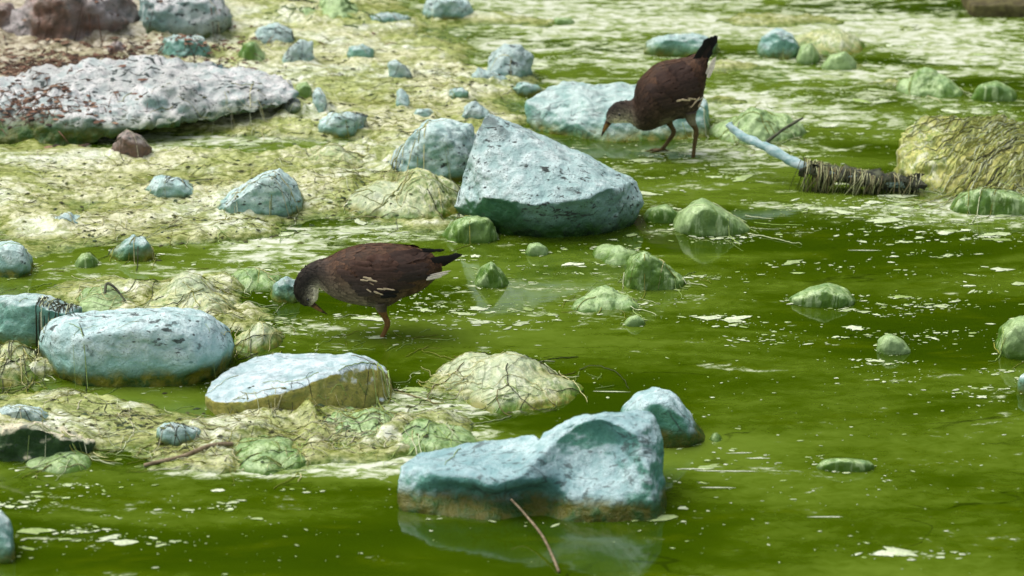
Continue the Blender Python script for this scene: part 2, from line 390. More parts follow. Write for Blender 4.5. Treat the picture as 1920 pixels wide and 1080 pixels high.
SCUM = [(1450, 45, 170, 22, .13), (1700, 60, 140, 28, .15), (1860, 110, 120, 20, .10), (700, 432, 190, 24, .17), (470, 455, 130, 18, .15), (870, 415, 60, 20, .10), (880, 565, 130, 50, .07), (1150, 550, 140, 36, .09), (1390, 290, 130, 28, .12),
        (1680, 400, 240, 26, .08), (1380, 120, 90, 12, .14), (1370, 190, 90, 14, .16), (1580, 140, 110, 12, .13), (450, 885, 330, 16, .13), (620, 860, 220, 22, .14), (770, 800, 170, 50, .15), (800, 745, 120, 24, .12), (120, 985, 140, 34, .05), (560, 600, 90, 40, .10),
        (400, 510, 260, 26, .10), (1000, 80, 160, 40, .07), (600, 480, 160, 24, .10), (1830, 390, 120, 26, .12), (1480, 210, 160, 30, .08), (1290, 440, 70, 10, .08), (250, 730, 200, 20, .05), (1740, 625, 110, 14, .05), (1880, 740, 90, 16, .07), (400, 270, 200, 20, .10), (1150, 30, 200, 30, .06)]
wx, _, _ = grid_axis(-1.8, 1.8, 0.02, -150, 150); wy, _, _ = grid_axis(4.2, 9.4, 0.02, -30, 60)
WX, WY = np.meshgrid(wx, wy)
wm = grid_mesh('water', WX, WY, np.zeros_like(WX))
sden = np.zeros_like(WX)
for b_ in SCUM: sden += blob(b_, WX, WY)
at = wm.attributes.new('scum', 'FLOAT', 'POINT'); at.data.foreach_set('value', sden.ravel().astype(np.float32))
tag(obj('water', wm, M['water']), kind='structure')
SURF = lambda x, y: max(0.0, gz(x, y))

# ------------------------------------------------------------------ stones
BVHS = {}
def build_rock(name, label, cat, hulls, mat, vox, smooth, amp, freq, seed, group=None, chip=0.0, dents=()):
    bm = bmesh.new()
    for pts in hulls:
        vs = [bm.verts.new(p) for p in pts]
        r = bmesh.ops.convex_hull(bm, input=vs)
        dead = list({g_ for g_ in r['geom_interior'] + r['geom_unused'] if isinstance(g_, bmesh.types.BMVert)})
        if dead: bmesh.ops.delete(bm, geom=dead, context='VERTS')
    bmesh.ops.recalc_face_normals(bm, faces=bm.faces)
    me = bpy.data.meshes.new('tmp'); bm.to_mesh(me); bm.free()
    o = bpy.data.objects.new('tmp', me); COL.objects.link(o)
    md = o.modifiers.new('r', 'REMESH'); md.mode = 'VOXEL'; md.voxel_size = vox
    if smooth:
        ms = o.modifiers.new('s', 'SMOOTH'); ms.factor = 0.5; ms.iterations = smooth
    dg = bpy.context.evaluated_depsgraph_get()
    m2 = bpy.data.meshes.new_from_object(o.evaluated_get(dg))
    bpy.data.objects.remove(o); bpy.data.meshes.remove(me)
    m2.name = name
    n = len(m2.vertices)
    co = np.zeros(n * 3); m2.vertices.foreach_get('co', co); co = co.reshape(-1, 3)
    nr = np.zeros(n * 3); m2.vertex_normals.foreach_get('vector', nr); nr = nr.reshape(-1, 3)
    for dx_, dz_, rx_, rz_, yf_, dep_ in dents:      # hollows worn into the face
        g_ = np.exp(-(((co[:, 0] - dx_) / rx_) ** 2 + ((co[:, 2] - dz_) / rz_) ** 2) ** 1.5) * np.clip((yf_ - co[:, 1]) / 0.03, 0, 1)
        co[:, 1] += g_ * dep_
    p = co + seed * 7.13
    amp = amp * (1.4 if name == 'algae_mound' else 2.4)
    d = amp * fbm(p * freq, 4, seed) + amp * 0.75 * fbm(p * freq * 3.7, 3, seed + 3)
    if name == 'algae_mound': d += amp * 1.3 * fbm(p * np.array([1.2, 0.7, 0.35]) * freq * 1.6 + 2.5 * fbm(p * freq * 0.6, 2, seed + 9)[:, None], 3, seed + 5, True)
    if chip: d += -chip * np.clip(fbm(p * freq * 1.3, 3, seed + 8, True) - 0.05, 0, 1)
    co = co + nr * d[:, None]
    loc = Vector(((co[:, 0].min() + co[:, 0].max()) / 2, (co[:, 1].min() + co[:, 1].max()) / 2, co[:, 2].min()))
    tri = [tuple(pl.vertices) for pl in m2.polygons]
    key = label
    BVHS[key] = (BVHTree.FromPolygons([tuple(c) for c in co], tri), co.min(0), co.max(0))
    co -= np.array(loc)
    m2.vertices.foreach_set('co', co.ravel()); m2.update()
    m2.polygons.foreach_set('use_smooth', np.ones(len(m2.polygons), dtype=bool))
    m2.materials.clear()
    o = obj(name, m2, mat); o.location = loc
    tag(o, label, cat, group)
    return o
NROCK = [0]
def R(label, sil, front, d, mat, smooth=6, amp=0.006, freq=12, name='rock', cat='rock', vox=0.005, low=0.62, depth=0.05, k=0.74, chip=0.013, back=0.75, foot=0.9):
    """A stone from the outline it shows, its front waterline and its half depth in metres."""
    NROCK[0] += 1; seed = NROCK[0]
    xs_ = [p[0] for p in sil]; ys_ = [p[1] for p in sil]
    cx = (min(xs_) + max(xs_)) / 2
    p_ = G(cx, front); zg = 0.0
    for _ in range(3): zg = max(0.0, gz(p_.x, p_.y)) * 0.9; p_ = G(cx, front, zg)      # it stands on the scum, not on the water level
    Y0 = p_.y + d * 0.85
    top = min(ys_)
    cyf = top + (front - top) * low
    pts = [W(x, y, Y0) for x, y in sil]
    for dy, sc in ((-0.6 * d, 0.5 + k / 2), (-0.92 * d, k * 0.8), (back * d * 0.6, 0.88), (back * d, 0.6)):
        for x, y in sil:
            pts.append(W(cx + (x - cx) * sc, cyf + (y - cyf) * sc, Y0 + dy))
    xl, xr = W(min(xs_), front, Y0).x, W(max(xs_), front, Y0).x
    for q in range(12):
        a = q * math.pi / 6
        pts.append(Vector(((xl + xr) / 2 + math.cos(a) * (xr - xl) / 2 * foot, Y0 + math.sin(a) * d * foot, -depth)))
    if name != 'algae_mound' and 3 < smooth < 12: smooth = smooth // 2
    if name != 'algae_mound' and smooth < 12:
        # broken facets: shave the block with a few random planes
        rc = random.Random(seed * 31); cw = Vector(((xl + xr) / 2, Y0, 0.0))
        for _ in range(5):
            nv = Vector((rc.uniform(-1, 1), rc.uniform(-1, 0.4), rc.uniform(0.05, 0.9))).normalized()
            of = max((p_ - cw).dot(nv) for p_ in pts) * rc.uniform(0.83, 0.95)
            pts = [p_ - nv * max(0.0, (p_ - cw).dot(nv) - of) for p_ in pts]
    if mat in (M['green'], M['mound']): chip = min(chip, 0.003); amp *= 0.6; smooth += 2
    hulls = [pts]
    if name == 'algae_mound': smooth = 16; vox = min(vox, 0.0045)
    if name == 'algae_mound':
        # a heap of several slumped lumps rather than one dome
        rr = random.Random(seed); hulls = []
        cxw = (xl + xr) / 2; hw = (xr - xl) / 2
        for q in range(6):
            fx = rr.uniform(-0.66, 0.66); fy = rr.uniform(-0.6, 0.5); sc_ = rr.uniform(0.38, 0.62)
            if q == 0: fx, fy, sc_ = rr.uniform(-0.3, 0.3), 0.0, 0.62
            c_ = Vector((cxw + fx * hw, Y0 + fy * d, 0)); lp = []
            zt = W(cx, top, Y0).z * 0.72 * (1.0 if q == 0 else rr.uniform(0.45, 0.85) * (1 - 0.4 * abs(fx)))
            for a_ in range(10):
                an_ = a_ * math.pi / 5 + rr.uniform(-0.2, 0.2); e_ = rr.uniform(0.8, 1.15)
                for zz, rs in ((-0.02, 1.55), (zt * 0.22, 1.12), (zt * 0.7, 0.68), (zt, 0.25)):
                    lp.append(Vector((c_.x + math.cos(an_) * hw * sc_ * rs * e_, c_.y + math.sin(an_) * d * sc_ * 1.2 * rs * e_, zz)))
            hulls.append(lp)
    return build_rock(name, label, cat, hulls, mat, vox, smooth, amp, freq, seed, None, chip)
def hullpts(Y0, lst): return [W(x, y, Y0 + dy) for x, y, dy in lst]
def foot(pts, zb=-0.05): return pts + [Vector((p.x, p.y, zb)) for p in pts if p.z < 0.014]

T, Pl, MD, GN, PB = M['teal'], M['chalk'], M['mound'], M['green'], M['pale']
# the large angular boulder
Yb = G(1040, 440).y + 0.09
h = hullpts(Yb, [(913, 206, 0.03), (890, 246, 0.0), (848, 388, -0.03), (884, 402, -0.075), (906, 370, -0.10), (1000, 384, -0.155), (1035, 388, -0.15), (1100, 372, -0.14),
                 (1150, 350, -0.10), (1200, 338, 0.02), (1212, 382, 0.0), (1196, 404, -0.03), (1165, 440, -0.05), (1040, 440, -0.09), (905, 408, -0.06), (930, 420, -0.06),
                 (960, 226, 0.05), (1060, 268, 0.07), (1140, 306, 0.06), (940, 260, 0.18), (1120, 330, 0.18), (900, 350, 0.12)])
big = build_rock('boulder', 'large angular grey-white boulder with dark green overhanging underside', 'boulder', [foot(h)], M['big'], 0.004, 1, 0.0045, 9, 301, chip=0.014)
# the saddle-shaped stone in the foreground water
Yf = G(1000, 985).y + 0.12
hs = [hullpts(Yf, [(742, 938, -0.05), (750, 872, -0.01), (790, 846, 0.05), (900, 832, 0.06), (1000, 815, 0.06), (825, 888, -0.06), (925, 918, -0.10), (966, 896, -0.10), (765, 962, -0.07), (900, 975, -0.10), (1010, 985, -0.10), (1030, 850, -0.02), (800, 870, 0.13), (1000, 850, 0.13)]),
      hullpts(Yf, [(966, 896, -0.10), (1000, 842, -0.01), (1020, 812, 0.04), (1062, 786, 0.05), (1110, 775, 0.05), (1196, 766, 0.05), (1226, 780, 0.03), (1243, 835, 0.0), (1250, 900, -0.02), (1255, 986, -0.045), (1235, 990, -0.105), (1000, 988, -0.105), (1215, 880, -0.09), (1195, 815, -0.06), (1050, 818, -0.035), (1130, 795, -0.045), (1090, 800, 0.13), (1220, 800, 0.12)])]
def dent(px, py, rx, ry, dep, dy): c = W(px, py, Yf + dy); m_ = c.y / FPX * 1.06; return (c.x, c.z, rx * m_, ry * m_, Yf - 0.0, dep)
dn = [dent(1105, 862, 88, 62, 0.075, -0.07), (lambda c: (c[0], c[1], c[2], c[3], Yf - 0.02, c[5]))(dent(1005, 948, 62, 34, 0.05, -0.1)), dent(870, 940, 80, 26, 0.03, -0.09)]
frontrock = build_rock('rock', 'long teal and white saddle-shaped rock with a scooped hollow in its face', 'rock', [foot(h_) for h_ in hs], M['front'], 0.004, 4, 0.005, 12, 302, dents=dn)

R('smooth rounded white-teal rock humped behind the saddle-shaped rock', [(1150, 800), (1162, 765), (1190, 735), (1225, 721), (1260, 730), (1290, 762), (1320, 800), (1338, 830), (1150, 840)], 838, 0.10, M['front'], 18, 0.004, 10, vox=0.0045)
R('tiny green algae knob in water at the foot of the rounded hump', [(1330, 828), (1338, 808), (1352, 806), (1360, 826)], 830, 0.02, GN, 4, 0.002, 30, vox=0.003, name='algae_mound', cat='algae')
R('smooth pill-shaped pale blue boulder with a dark crack and specks', [(68, 640), (74, 612), (100, 594), (160, 583), (250, 573), (340, 571), (395, 580), (430, 608), (447, 645), (440, 680), (400, 712), (250, 722), (110, 720), (76, 692)], 724, 0.15, PB, 40, 0.005, 9, name='boulder', cat='boulder', vox=0.0045, low=0.74, k=0.74)
Yw = G(500, 790).y + 0.15
hw_ = hullpts(Yw, [(380, 740, -0.07), (394, 716, -0.02), (450, 685, 0.05), (480, 668, 0.1), (560, 668, 0.11), (655, 658, 0.11), (700, 671, 0.08), (727, 692, 0.04), (738, 722, 0.0), (398, 752, -0.12), (462, 752, -0.155), (555, 728, -0.14), (630, 698, -0.11), (672, 680, -0.05), (705, 690, -0.03),
                   (460, 788, -0.15), (650, 795, -0.13), (735, 768, -0.05), (400, 775, -0.12), (480, 690, 0.2), (690, 690, 0.18)])
build_rock('rock', 'flat white rock with an olive side and weed curtain at its end', 'rock', [foot(hw_, -0.05)], M['oliveside'], 0.0045, 7, 0.005, 10, 306)
R('square teal rock hung with black strands at the left shore', [(-40, 560), (0, 552), (70, 546), (110, 560), (165, 574), (168, 590), (140, 630), (60, 645), (-40, 640)], 648, 0.12, T, 4, 0.005, 12, vox=0.005)
R('small round blue rock with dark green base at the shore edge', [(-30, 470), (-5, 450), (25, 446), (48, 462), (64, 490), (66, 512), (-30, 515)], 520, 0.07, Pl, 10, 0.004, 14)
R('pale rock streaked with weed strands beside the olive pool', [(200, 475), (225, 447), (245, 437), (270, 442), (290, 465), (300, 490)], 490, 0.05, T, 6, 0.006, 18)
R('low dark green hump next to the weed-streaked rock', [(135, 495), (150, 474), (172, 470), (186, 488), (184, 500)], 502, 0.03, GN, 6, 0.004, 20)
R('pale blue wedge rock with a slanting groove', [(388, 388), (440, 352), (490, 322), (525, 310), (548, 318), (560, 345), (588, 388), (540, 402), (430, 398)], 404, 0.10, Pl, 3, 0.005, 12, low=0.66)
R('small pale blue rock on the scum flat', [(266, 360), (276, 336), (300, 327), (340, 330), (365, 345), (372, 368)], 374, 0.05, Pl, 5, 0.006, 18)
R('reddish brown wedge of stone in front of the long boulder', [(205, 280), (222, 250), (240, 234), (262, 250), (288, 278), (270, 294), (225, 294)], 297, 0.05, M['brown'], 2, 0.004, 18)
R('flat whitish stone sunk in the scum flat', [(92, 420), (100, 403), (130, 396), (160, 402), (168, 420)], 424, 0.05, Pl, 6, 0.005, 20, depth=0.03)
# long boulder of the upper bank
Yl = G(300, 256, 0.03).y + 0.20
hl = [hullpts(Yl, [(-60, 165, 0.0), (0, 150, 0.05), (60, 128, 0.12), (-60, 270, -0.16), (60, 268, -0.18), (160, 252, -0.16), (200, 106, 0.16), (250, 150, 0.0), (250, 245, -0.17), (-60, 190, 0.3), (150, 215, -0.16)]),
      hullpts(Yl, [(170, 112, 0.14), (280, 97, 0.18), (400, 116, 0.16), (230, 225, -0.15), (250, 250, -0.18), (330, 240, -0.15), (300, 165, -0.08), (430, 215, -0.07), (360, 160, -0.06), (420, 130, 0.12), (250, 140, 0.3)]),
      hullpts(Yl, [(370, 112, 0.14), (510, 130, 0.12), (555, 152, 0.08), (560, 185, 0.0), (520, 206, -0.04), (430, 218, -0.08), (330, 240, -0.12), (380, 150, 0.0), (480, 160, -0.02), (460, 140, 0.25)])]
longb = build_rock('boulder', 'long low rugged boulder strewn with brown litter on the upper bank', 'boulder', [foot(h_) for h_ in hl], M['long'], 0.006, 2, 0.014, 9, 303, chip=0.035)
# behind and around
R('white rock tucked behind the large angular boulder', [(724, 320), (735, 290), (762, 245), (800, 222), (850, 214), (892, 222), (900, 300), (860, 330), (760, 335)], 338, 0.10, Pl, 4, 0.007, 12)
R('olive algae-draped hump at the left foot of the large angular boulder', [(680, 375), (700, 340), (750, 308), (800, 298), (845, 315), (862, 370), (850, 400), (720, 405)], 408, 0.12, MD, 6, 0.012, 16, 'algae_mound', 'algae')
R('small dark green hump under the large angular boulder', [(826, 440), (845, 412), (880, 402), (920, 408), (940, 440)], 456, 0.06, GN, 5, 0.008, 18)
Yt = G(1200, 278).y + 0.12
ht = [hullpts(Yt, [(980, 190, 0.06), (1010, 172, 0.1), (1055, 153, 0.12), (1128, 156, 0.14), (1105, 195, 0.0), (1085, 232, -0.04), (1140, 275, -0.08), (1120, 268, -0.05), (1010, 245, 0.0), (985, 225, 0.03), (1060, 200, 0.22), (1150, 200, 0.02)]),
      hullpts(Yt, [(1110, 160, 0.14), (1240, 150, 0.16), (1326, 182, 0.1), (1334, 250, 0.0), (1330, 272, -0.05), (1140, 278, -0.09), (1128, 255, -0.07), (1150, 215, -0.03), (1320, 205, 0.0), (1230, 190, 0.25)])]
build_rock('boulder', 'broad faceted teal boulder with cream top beneath the tail-up bird', 'boulder', [foot(h_) for h_ in ht], T, 0.005, 2, 0.007, 10, 304, chip=0.008)
R('grey-blue rounded rock standing at the pool edge behind', [(905, 130), (918, 96), (945, 80), (980, 82), (1002, 105), (1000, 138), (960, 148)], 150, 0.08, Pl, 5, 0.007, 14)
R('low pale slab leaning against the grey-blue rounded rock', [(882, 140), (895, 122), (925, 128), (960, 148), (940, 156), (890, 152)], 156, 0.04, Pl, 3, 0.004, 18)
R('pale stone lying flat beside the faceted teal boulder', [(955, 165), (975, 150), (1010, 155), (1030, 172), (1000, 180)], 182, 0.05, Pl, 4, 0.004, 18)
R('pale wedge stone with dark end on the upper scum flat', [(724, 115), (745, 100), (768, 112), (780, 146), (760, 148), (730, 130)], 150, 0.04, Pl, 2, 0.004, 18)
R('small teal stone alone on the upper scum flat', [(644, 100), (655, 84), (680, 78), (703, 88), (702, 106), (670, 113)], 115, 0.04, T, 5, 0.004, 18)
R('flat pale blue rock partly buried under olive scum', [(578, 248), (590, 222), (620, 208), (670, 206), (690, 215), (650, 235), (610, 250)], 252, 0.06, Pl, 4, 0.005, 16)
R('small dark green stone at the right end of the long boulder', [(548, 178), (555, 156), (575, 150), (588, 165), (580, 180)], 184, 0.04, M['green'], 4, 0.004, 18)
R('narrow whitish stone beside the small dark green stone', [(583, 168), (600, 158), (612, 172), (615, 205), (600, 212), (588, 190)], 214, 0.035, Pl, 4, 0.005, 20)
R('grey lumpy stone below the end of the long boulder', [(520, 205), (530, 180), (555, 176), (572, 195), (570, 215)], 220, 0.05, M['long'], 4, 0.007, 18)
R('blocky rock with white top and dark green sides on the bank', [(292, 100), (300, 72), (330, 63), (380, 64), (398, 85), (402, 112), (340, 114)], 116, 0.07, T, 3, 0.008, 14)
R('dark grey lump behind the long boulder', [(193, 98), (205, 80), (225, 74), (246, 92), (244, 102)], 104, 0.05, M['brown'], 5, 0.006, 18)
R('dark teal stone between the bank rocks', [(442, 108), (455, 82), (478, 74), (500, 92), (508, 116), (470, 118)], 120, 0.06, M['green'], 4, 0.006, 16)
R('pale tilted slab stone beside the dark teal stone', [(524, 116), (540, 86), (565, 70), (592, 76), (570, 100), (535, 122)], 122, 0.04, Pl, 2, 0.004, 18)
R('rounded white rock on the upper bank', [(470, 70), (485, 48), (515, 40), (545, 52), (562, 75), (520, 82)], 84, 0.07, Pl, 6, 0.006, 16)
R('flat dark teal stone at the far scum edge', [(672, 42), (690, 26), (730, 22), (770, 28), (782, 44), (720, 48)], 50, 0.05, T, 4, 0.005, 18)
R('pale rounded rock at the far scum edge', [(786, 28), (792, 5), (815, -12), (860, -15), (890, 5), (895, 30), (850, 38)], 40, 0.08, Pl, 6, 0.006, 14)
R('brown rough rock face at the back of the bank', [(-40, 64), (45, 20), (80, -20), (150, -40), (250, -30), (262, 44), (150, 62)], 80, 0.16, M['brown'], 3, 0.018, 8, vox=0.008, chip=0.02)
R('dark blue-grey rock next to the brown rough rock face', [(-40, 55), (-20, 5), (20, 0), (36, 25), (38, 55)], 60, 0.08, M['brown'], 4, 0.006, 14)
R('broad pale grey rock at the back of the bank', [(245, 45), (256, -10), (320, -40), (410, -20), (440, 34), (400, 56)], 72, 0.15, M['long'], 4, 0.014, 10, vox=0.007, chip=0.015)
R('teal rock behind the raised tail of a bird', [(1195, 98), (1205, 75), (1250, 62), (1300, 58), (1345, 72), (1350, 100)], 106, 0.07, T, 3, 0.006, 14)
R('blue-teal rock with cream scum mound beside it', [(1415, 100), (1425, 66), (1455, 50), (1485, 58), (1505, 80), (1508, 106)], 110, 0.07, T, 6, 0.006, 14)
R('cream scum mound spread beside the blue-teal rock', [(1478, 100), (1500, 62), (1560, 48), (1605, 62), (1615, 95)], 104, 0.10, MD, 6, 0.010, 12, 'algae_mound', 'algae')
R('green algae-coated stone in front of the cream scum mound', [(1490, 115), (1500, 84), (1525, 76), (1540, 100), (1542, 116)], 120, 0.05, GN, 5, 0.005, 16)
R('smooth green leaning stone in the far shallows', [(1535, 128), (1555, 102), (1585, 94), (1600, 108), (1618, 128)], 132, 0.05, GN, 5, 0.005, 16)
R('whitish green scum hump in the far shallows', [(1682, 172), (1700, 130), (1735, 114), (1770, 135), (1795, 165), (1785, 178)], 180, 0.07, GN, 5, 0.009, 16, 'algae_mound', 'algae')
R('domed green stone at the far right water', [(1812, 188), (1835, 158), (1870, 150), (1905, 165), (1922, 188)], 190, 0.07, GN, 8, 0.005, 14)
R('dense green weed clump at the back of the shore', [(560, 24), (575, -5), (620, -20), (665, 0), (672, 24)], 30, 0.10, GN, 3, 0.02, 18, 'algae_mound', 'algae', chip=0.02)
R('small dark stone in the far shallows', [(1030, 44), (1040, 32), (1072, 32), (1086, 44)], 47, 0.04, GN, 4, 0.004, 18)
Yo = G(1800, 372).y + 0.2
ho = hullpts(Yo, [(1684, 262, 0.02), (1690, 240, 0.05), (1742, 219, 0.1), (1800, 217, 0.14), (1860, 224, 0.13), (1920, 236, 0.1), (2020, 262, 0.08), (1679, 335, -0.04), (1698, 346, -0.11), (1800, 374, -0.2), (2020, 386, -0.2), (1740, 300, -0.09), (1880, 290, -0.07), (2020, 290, -0.06), (1760, 260, 0.26), (2000, 260, 0.3)])
build_rock('boulder', 'large olive rock draped in long pale weed strands', 'boulder', [foot(ho)], M['drape'], 0.005, 6, 0.014, 10, 307, chip=0.012)
R('green algae-coated stone in front of the weed-draped olive rock', [(1775, 395), (1800, 362), (1838, 348), (1880, 360), (1960, 372), (1980, 400)], 404, 0.07, GN, 6, 0.008, 14)
R('net-like green weed heap behind the pale blue branch', [(1350, 258), (1370, 215), (1410, 192), (1460, 200), (1505, 225), (1520, 262)], 270, 0.09, GN, 5, 0.014, 18, 'algae_mound', 'algae')
R('green wedge rock in the water beside the large angular boulder', [(1255, 432), (1270, 398), (1300, 378), (1318, 367), (1345, 385), (1390, 412), (1432, 436)], 442, 0.09, GN, 3, 0.005, 14)
R('low pale hump between the angular boulder and the green wedge rock', [(1195, 412), (1215, 390), (1250, 382), (1278, 398), (1282, 415)], 418, 0.06, GN, 7, 0.005, 16)
R('pale green tent-shaped rock alone in open water', [(1472, 556), (1510, 540), (1555, 527), (1590, 540), (1612, 566), (1560, 574)], 576, 0.055, GN, 2, 0.003, 16, vox=0.004, k=0.7)
R('small dark green knob stone in open water', [(1640, 660), (1645, 632), (1665, 621), (1690, 635), (1712, 660)], 664, 0.035, GN, 5, 0.004, 22, vox=0.004)
R('green algae-streaked rock at the right water edge', [(1862, 660), (1870, 610), (1900, 592), (1960, 592), (1980, 660)], 672, 0.08, GN, 4, 0.009, 14)
R('teal stone below the algae-streaked rock at the water edge', [(1902, 735), (1908, 700), (1930, 690), (1970, 700), (1975, 735)], 740, 0.05, T, 4, 0.004, 16)
R('oval pale green stone barely breaking the water', [(1518, 872), (1545, 860), (1590, 857), (1630, 862), (1650, 872)], 884, 0.045, GN, 10, 0.002, 16, vox=0.004, depth=0.03)
R('little pointed green stone right of the level-backed bird', [(885, 535), (900, 500), (922, 487), (940, 505), (958, 536)], 540, 0.045, GN, 3, 0.005, 20, vox=0.004)
R('upright white-green stone in mid water', [(1165, 520), (1180, 485), (1205, 467), (1232, 480), (1250, 505), (1290, 525), (1280, 540)], 545, 0.06, GN, 4, 0.008, 16, vox=0.004)
R('white scum heap left of the upright white-green stone', [(1082, 572), (1100, 545), (1145, 530), (1180, 545), (1190, 570)], 578, 0.05, GN, 4, 0.010, 18, 'algae_mound', 'algae', vox=0.004)
R('round green pebble below the large angular boulder', [(983, 474), (992, 456), (1010, 451), (1028, 462), (1030, 474)], 480, 0.03, GN, 6, 0.003, 22, vox=0.004)
R('crumpled pale scum lump below the large angular boulder', [(1120, 486), (1135, 460), (1165, 455), (1188, 466), (1194, 486)], 492, 0.045, GN, 4, 0.008, 20, 'algae_mound', 'algae', vox=0.004)
R('low green disc stone in mid water', [(1165, 610), (1175, 594), (1195, 588), (1210, 600), (1212, 610)], 612, 0.03, GN, 8, 0.002, 20, vox=0.004)
R('cream scum mound wrapped in brown strands right of the flat white rock', [(775, 745), (795, 705), (840, 672), (895, 656), (960, 664), (1020, 690), (1052, 720), (1055, 750)], 758, 0.12, MD, 6, 0.014, 15, 'algae_mound', 'algae')
R('green and white weed hump behind the saddle-shaped rock', [(745, 842), (760, 805), (800, 780), (850, 800), (885, 840)], 850, 0.07, GN, 5, 0.012, 16, 'algae_mound', 'algae')
R('weed hump trailing below the flat white rock', [(610, 810), (640, 775), (690, 760), (740, 775), (760, 812)], 822, 0.07, GN, 5, 0.014, 16, 'algae_mound', 'algae')
R('small pale blue block rock on the lower scum bank', [(287, 826), (292, 797), (320, 789), (365, 791), (386, 802), (387, 826)], 834, 0.05, Pl, 6, 0.005, 16, vox=0.004)
R('undercut ledge rock with cream top at the lower bank', [(-60, 850), (-50, 790), (40, 785), (130, 805), (190, 826), (150, 840), (40, 862)], 868, 0.10, M['ledge'], 4, 0.008, 12, low=0.5)
R('flat pale blue plate stone on the undercut ledge', [(-40, 785), (-30, 762), (40, 755), (85, 762), (120, 785), (60, 795)], 798, 0.05, Pl, 4, 0.005, 16)
R('domed green algae hump at the lower waterline', [(50, 885), (70, 855), (110, 845), (150, 858), (170, 885)], 892, 0.06, GN, 6, 0.006, 16, 'algae_mound', 'algae')
R('green weed-covered hump at the water edge of the lower bank', [(430, 872), (450, 838), (500, 824), (550, 838), (572, 872)], 880, 0.07, GN, 5, 0.010, 16, 'algae_mound', 'algae')
R('grey rock standing in the foreground water at the left', [(-60, 1040), (-30, 965), (0, 948), (20, 965), (34, 1005), (40, 1050)], 1055, 0.07, T, 6, 0.005, 14)
R('olive weed mound between the square teal rock and pill boulder', [(-30, 700), (-10, 650), (30, 628), (62, 628), (80, 660), (78, 700)], 706, 0.07, MD, 5, 0.010, 16, 'algae_mound', 'algae')
R('green mound beneath a bent twig behind the pill boulder', [(135, 575), (155, 545), (185, 530), (212, 534), (235, 560), (240, 578)], 582, 0.06, GN, 5, 0.010, 18, 'algae_mound', 'algae')
R('broad stringy cream weed mound behind the pill boulder', [(265, 560), (285, 520), (330, 500), (385, 510), (420, 540), (432, 580), (330, 585)], 592, 0.10, MD, 5, 0.014, 16, 'algae_mound', 'algae')
R('teal stone poking out behind the pill boulder', [(280, 578), (300, 560), (352, 548), (356, 578)], 582, 0.03, T, 2, 0.003, 20, vox=0.004)
R('domed olive mound of hanging weed beside the pill boulder', [(432, 650), (440, 610), (470, 594), (505, 602), (522, 640), (520, 655)], 660, 0.06, MD, 6, 0.008, 18, 'algae_mound', 'algae')
R('small dark green weed hump behind the stooping bird', [(428, 532), (445, 508), (475, 498), (505, 508), (518, 532)], 538, 0.05, GN, 4, 0.010, 20, 'algae_mound', 'algae')
R('pale teal stone beside the head of the stooping bird', [(500, 560), (510, 525), (535, 513), (560, 525), (568, 562)], 568, 0.05, T, 5, 0.005, 18)
R('olive scum fold left of the white rock', [(575, 300), (600, 272), (640, 262), (685, 275), (700, 300)], 306, 0.07, MD, 5, 0.012, 16, 'algae_mound', 'algae')
R('upright sliver of pale stone on the cream scum slope', [(738, 200), (742, 172), (752, 160), (766, 178), (772, 204)], 207, 0.03, Pl, 3, 0.004, 18)
R('pale teal stone half sunk at the top of the scum slope', [(832, 182), (842, 164), (866, 160), (885, 172), (884, 186)], 190, 0.04, T, 3, 0.005, 18)
R('small whitish stone just above the white tucked rock', [(770, 216), (780, 203), (806, 199), (822, 212), (812, 220)], 222, 0.035, Pl, 3, 0.004, 18)
R('knobbly grey stone at the tip of the large angular boulder', [(860, 218), (868, 196), (890, 188), (915, 200), (920, 222)], 226, 0.04, Pl, 3, 0.006, 18)
# weathered plank in the far right corner
pb = [Vector((x, y, z)) for x in (W(1812, 5, 8.2).x, W(2020, 5, 8.2).x) for y in (8.12, 8.3) for z in (-0.05, 0.035)]
build_rock('plank', 'dark weathered wood lying at the far right of the water', 'plank', [pb], M['bark'], 0.008, 3, 0.006, 10, 305)
# scum banked up against the stones that stand on the shore
sub = (slice(y0, y0 + nyc), slice(x0, x0 + nxc)); CX, CY = GX[sub], GY[sub]; CZ = GZ[sub]
wob = fbm(np.stack([CX.ravel(), CY.ravel(), np.zeros(CX.size)], 1) * 14, 3, 91).reshape(CX.shape)
for b_, lo_, hi_ in BVHS.values():
    i0, i1 = np.searchsorted(xs[x0:x0 + nxc], (lo_[0] - 0.08, hi_[0] + 0.08)); j0, j1 = np.searchsorted(ys[y0:y0 + nyc], (lo_[1] - 0.08, hi_[1] + 0.08))
    if i1 - i0 < 3 or j1 - j0 < 3: continue
    q = (slice(j0, j1), slice(i0, i1))
    r_ = np.sqrt(((CX[q] - (lo_[0] + hi_[0]) / 2) / ((hi_[0] - lo_[0]) / 2)) ** 2 + ((CY[q] - (lo_[1] + hi_[1]) / 2) / ((hi_[1] - lo_[1]) / 2)) ** 2)
    CZ[q] += np.exp(-((r_ - 0.95) / 0.28) ** 2) * np.clip((CZ[q] + 0.004) / 0.012, 0, 1) * np.clip(0.006 + 0.04 * wob[q], 0, 0.012)
GZ[sub] = CZ
g.data.vertices.foreach_set('co', np.stack([GX.ravel(), GY.ravel(), GZ.ravel()], 1).astype(np.float32).ravel()); g.data.update()

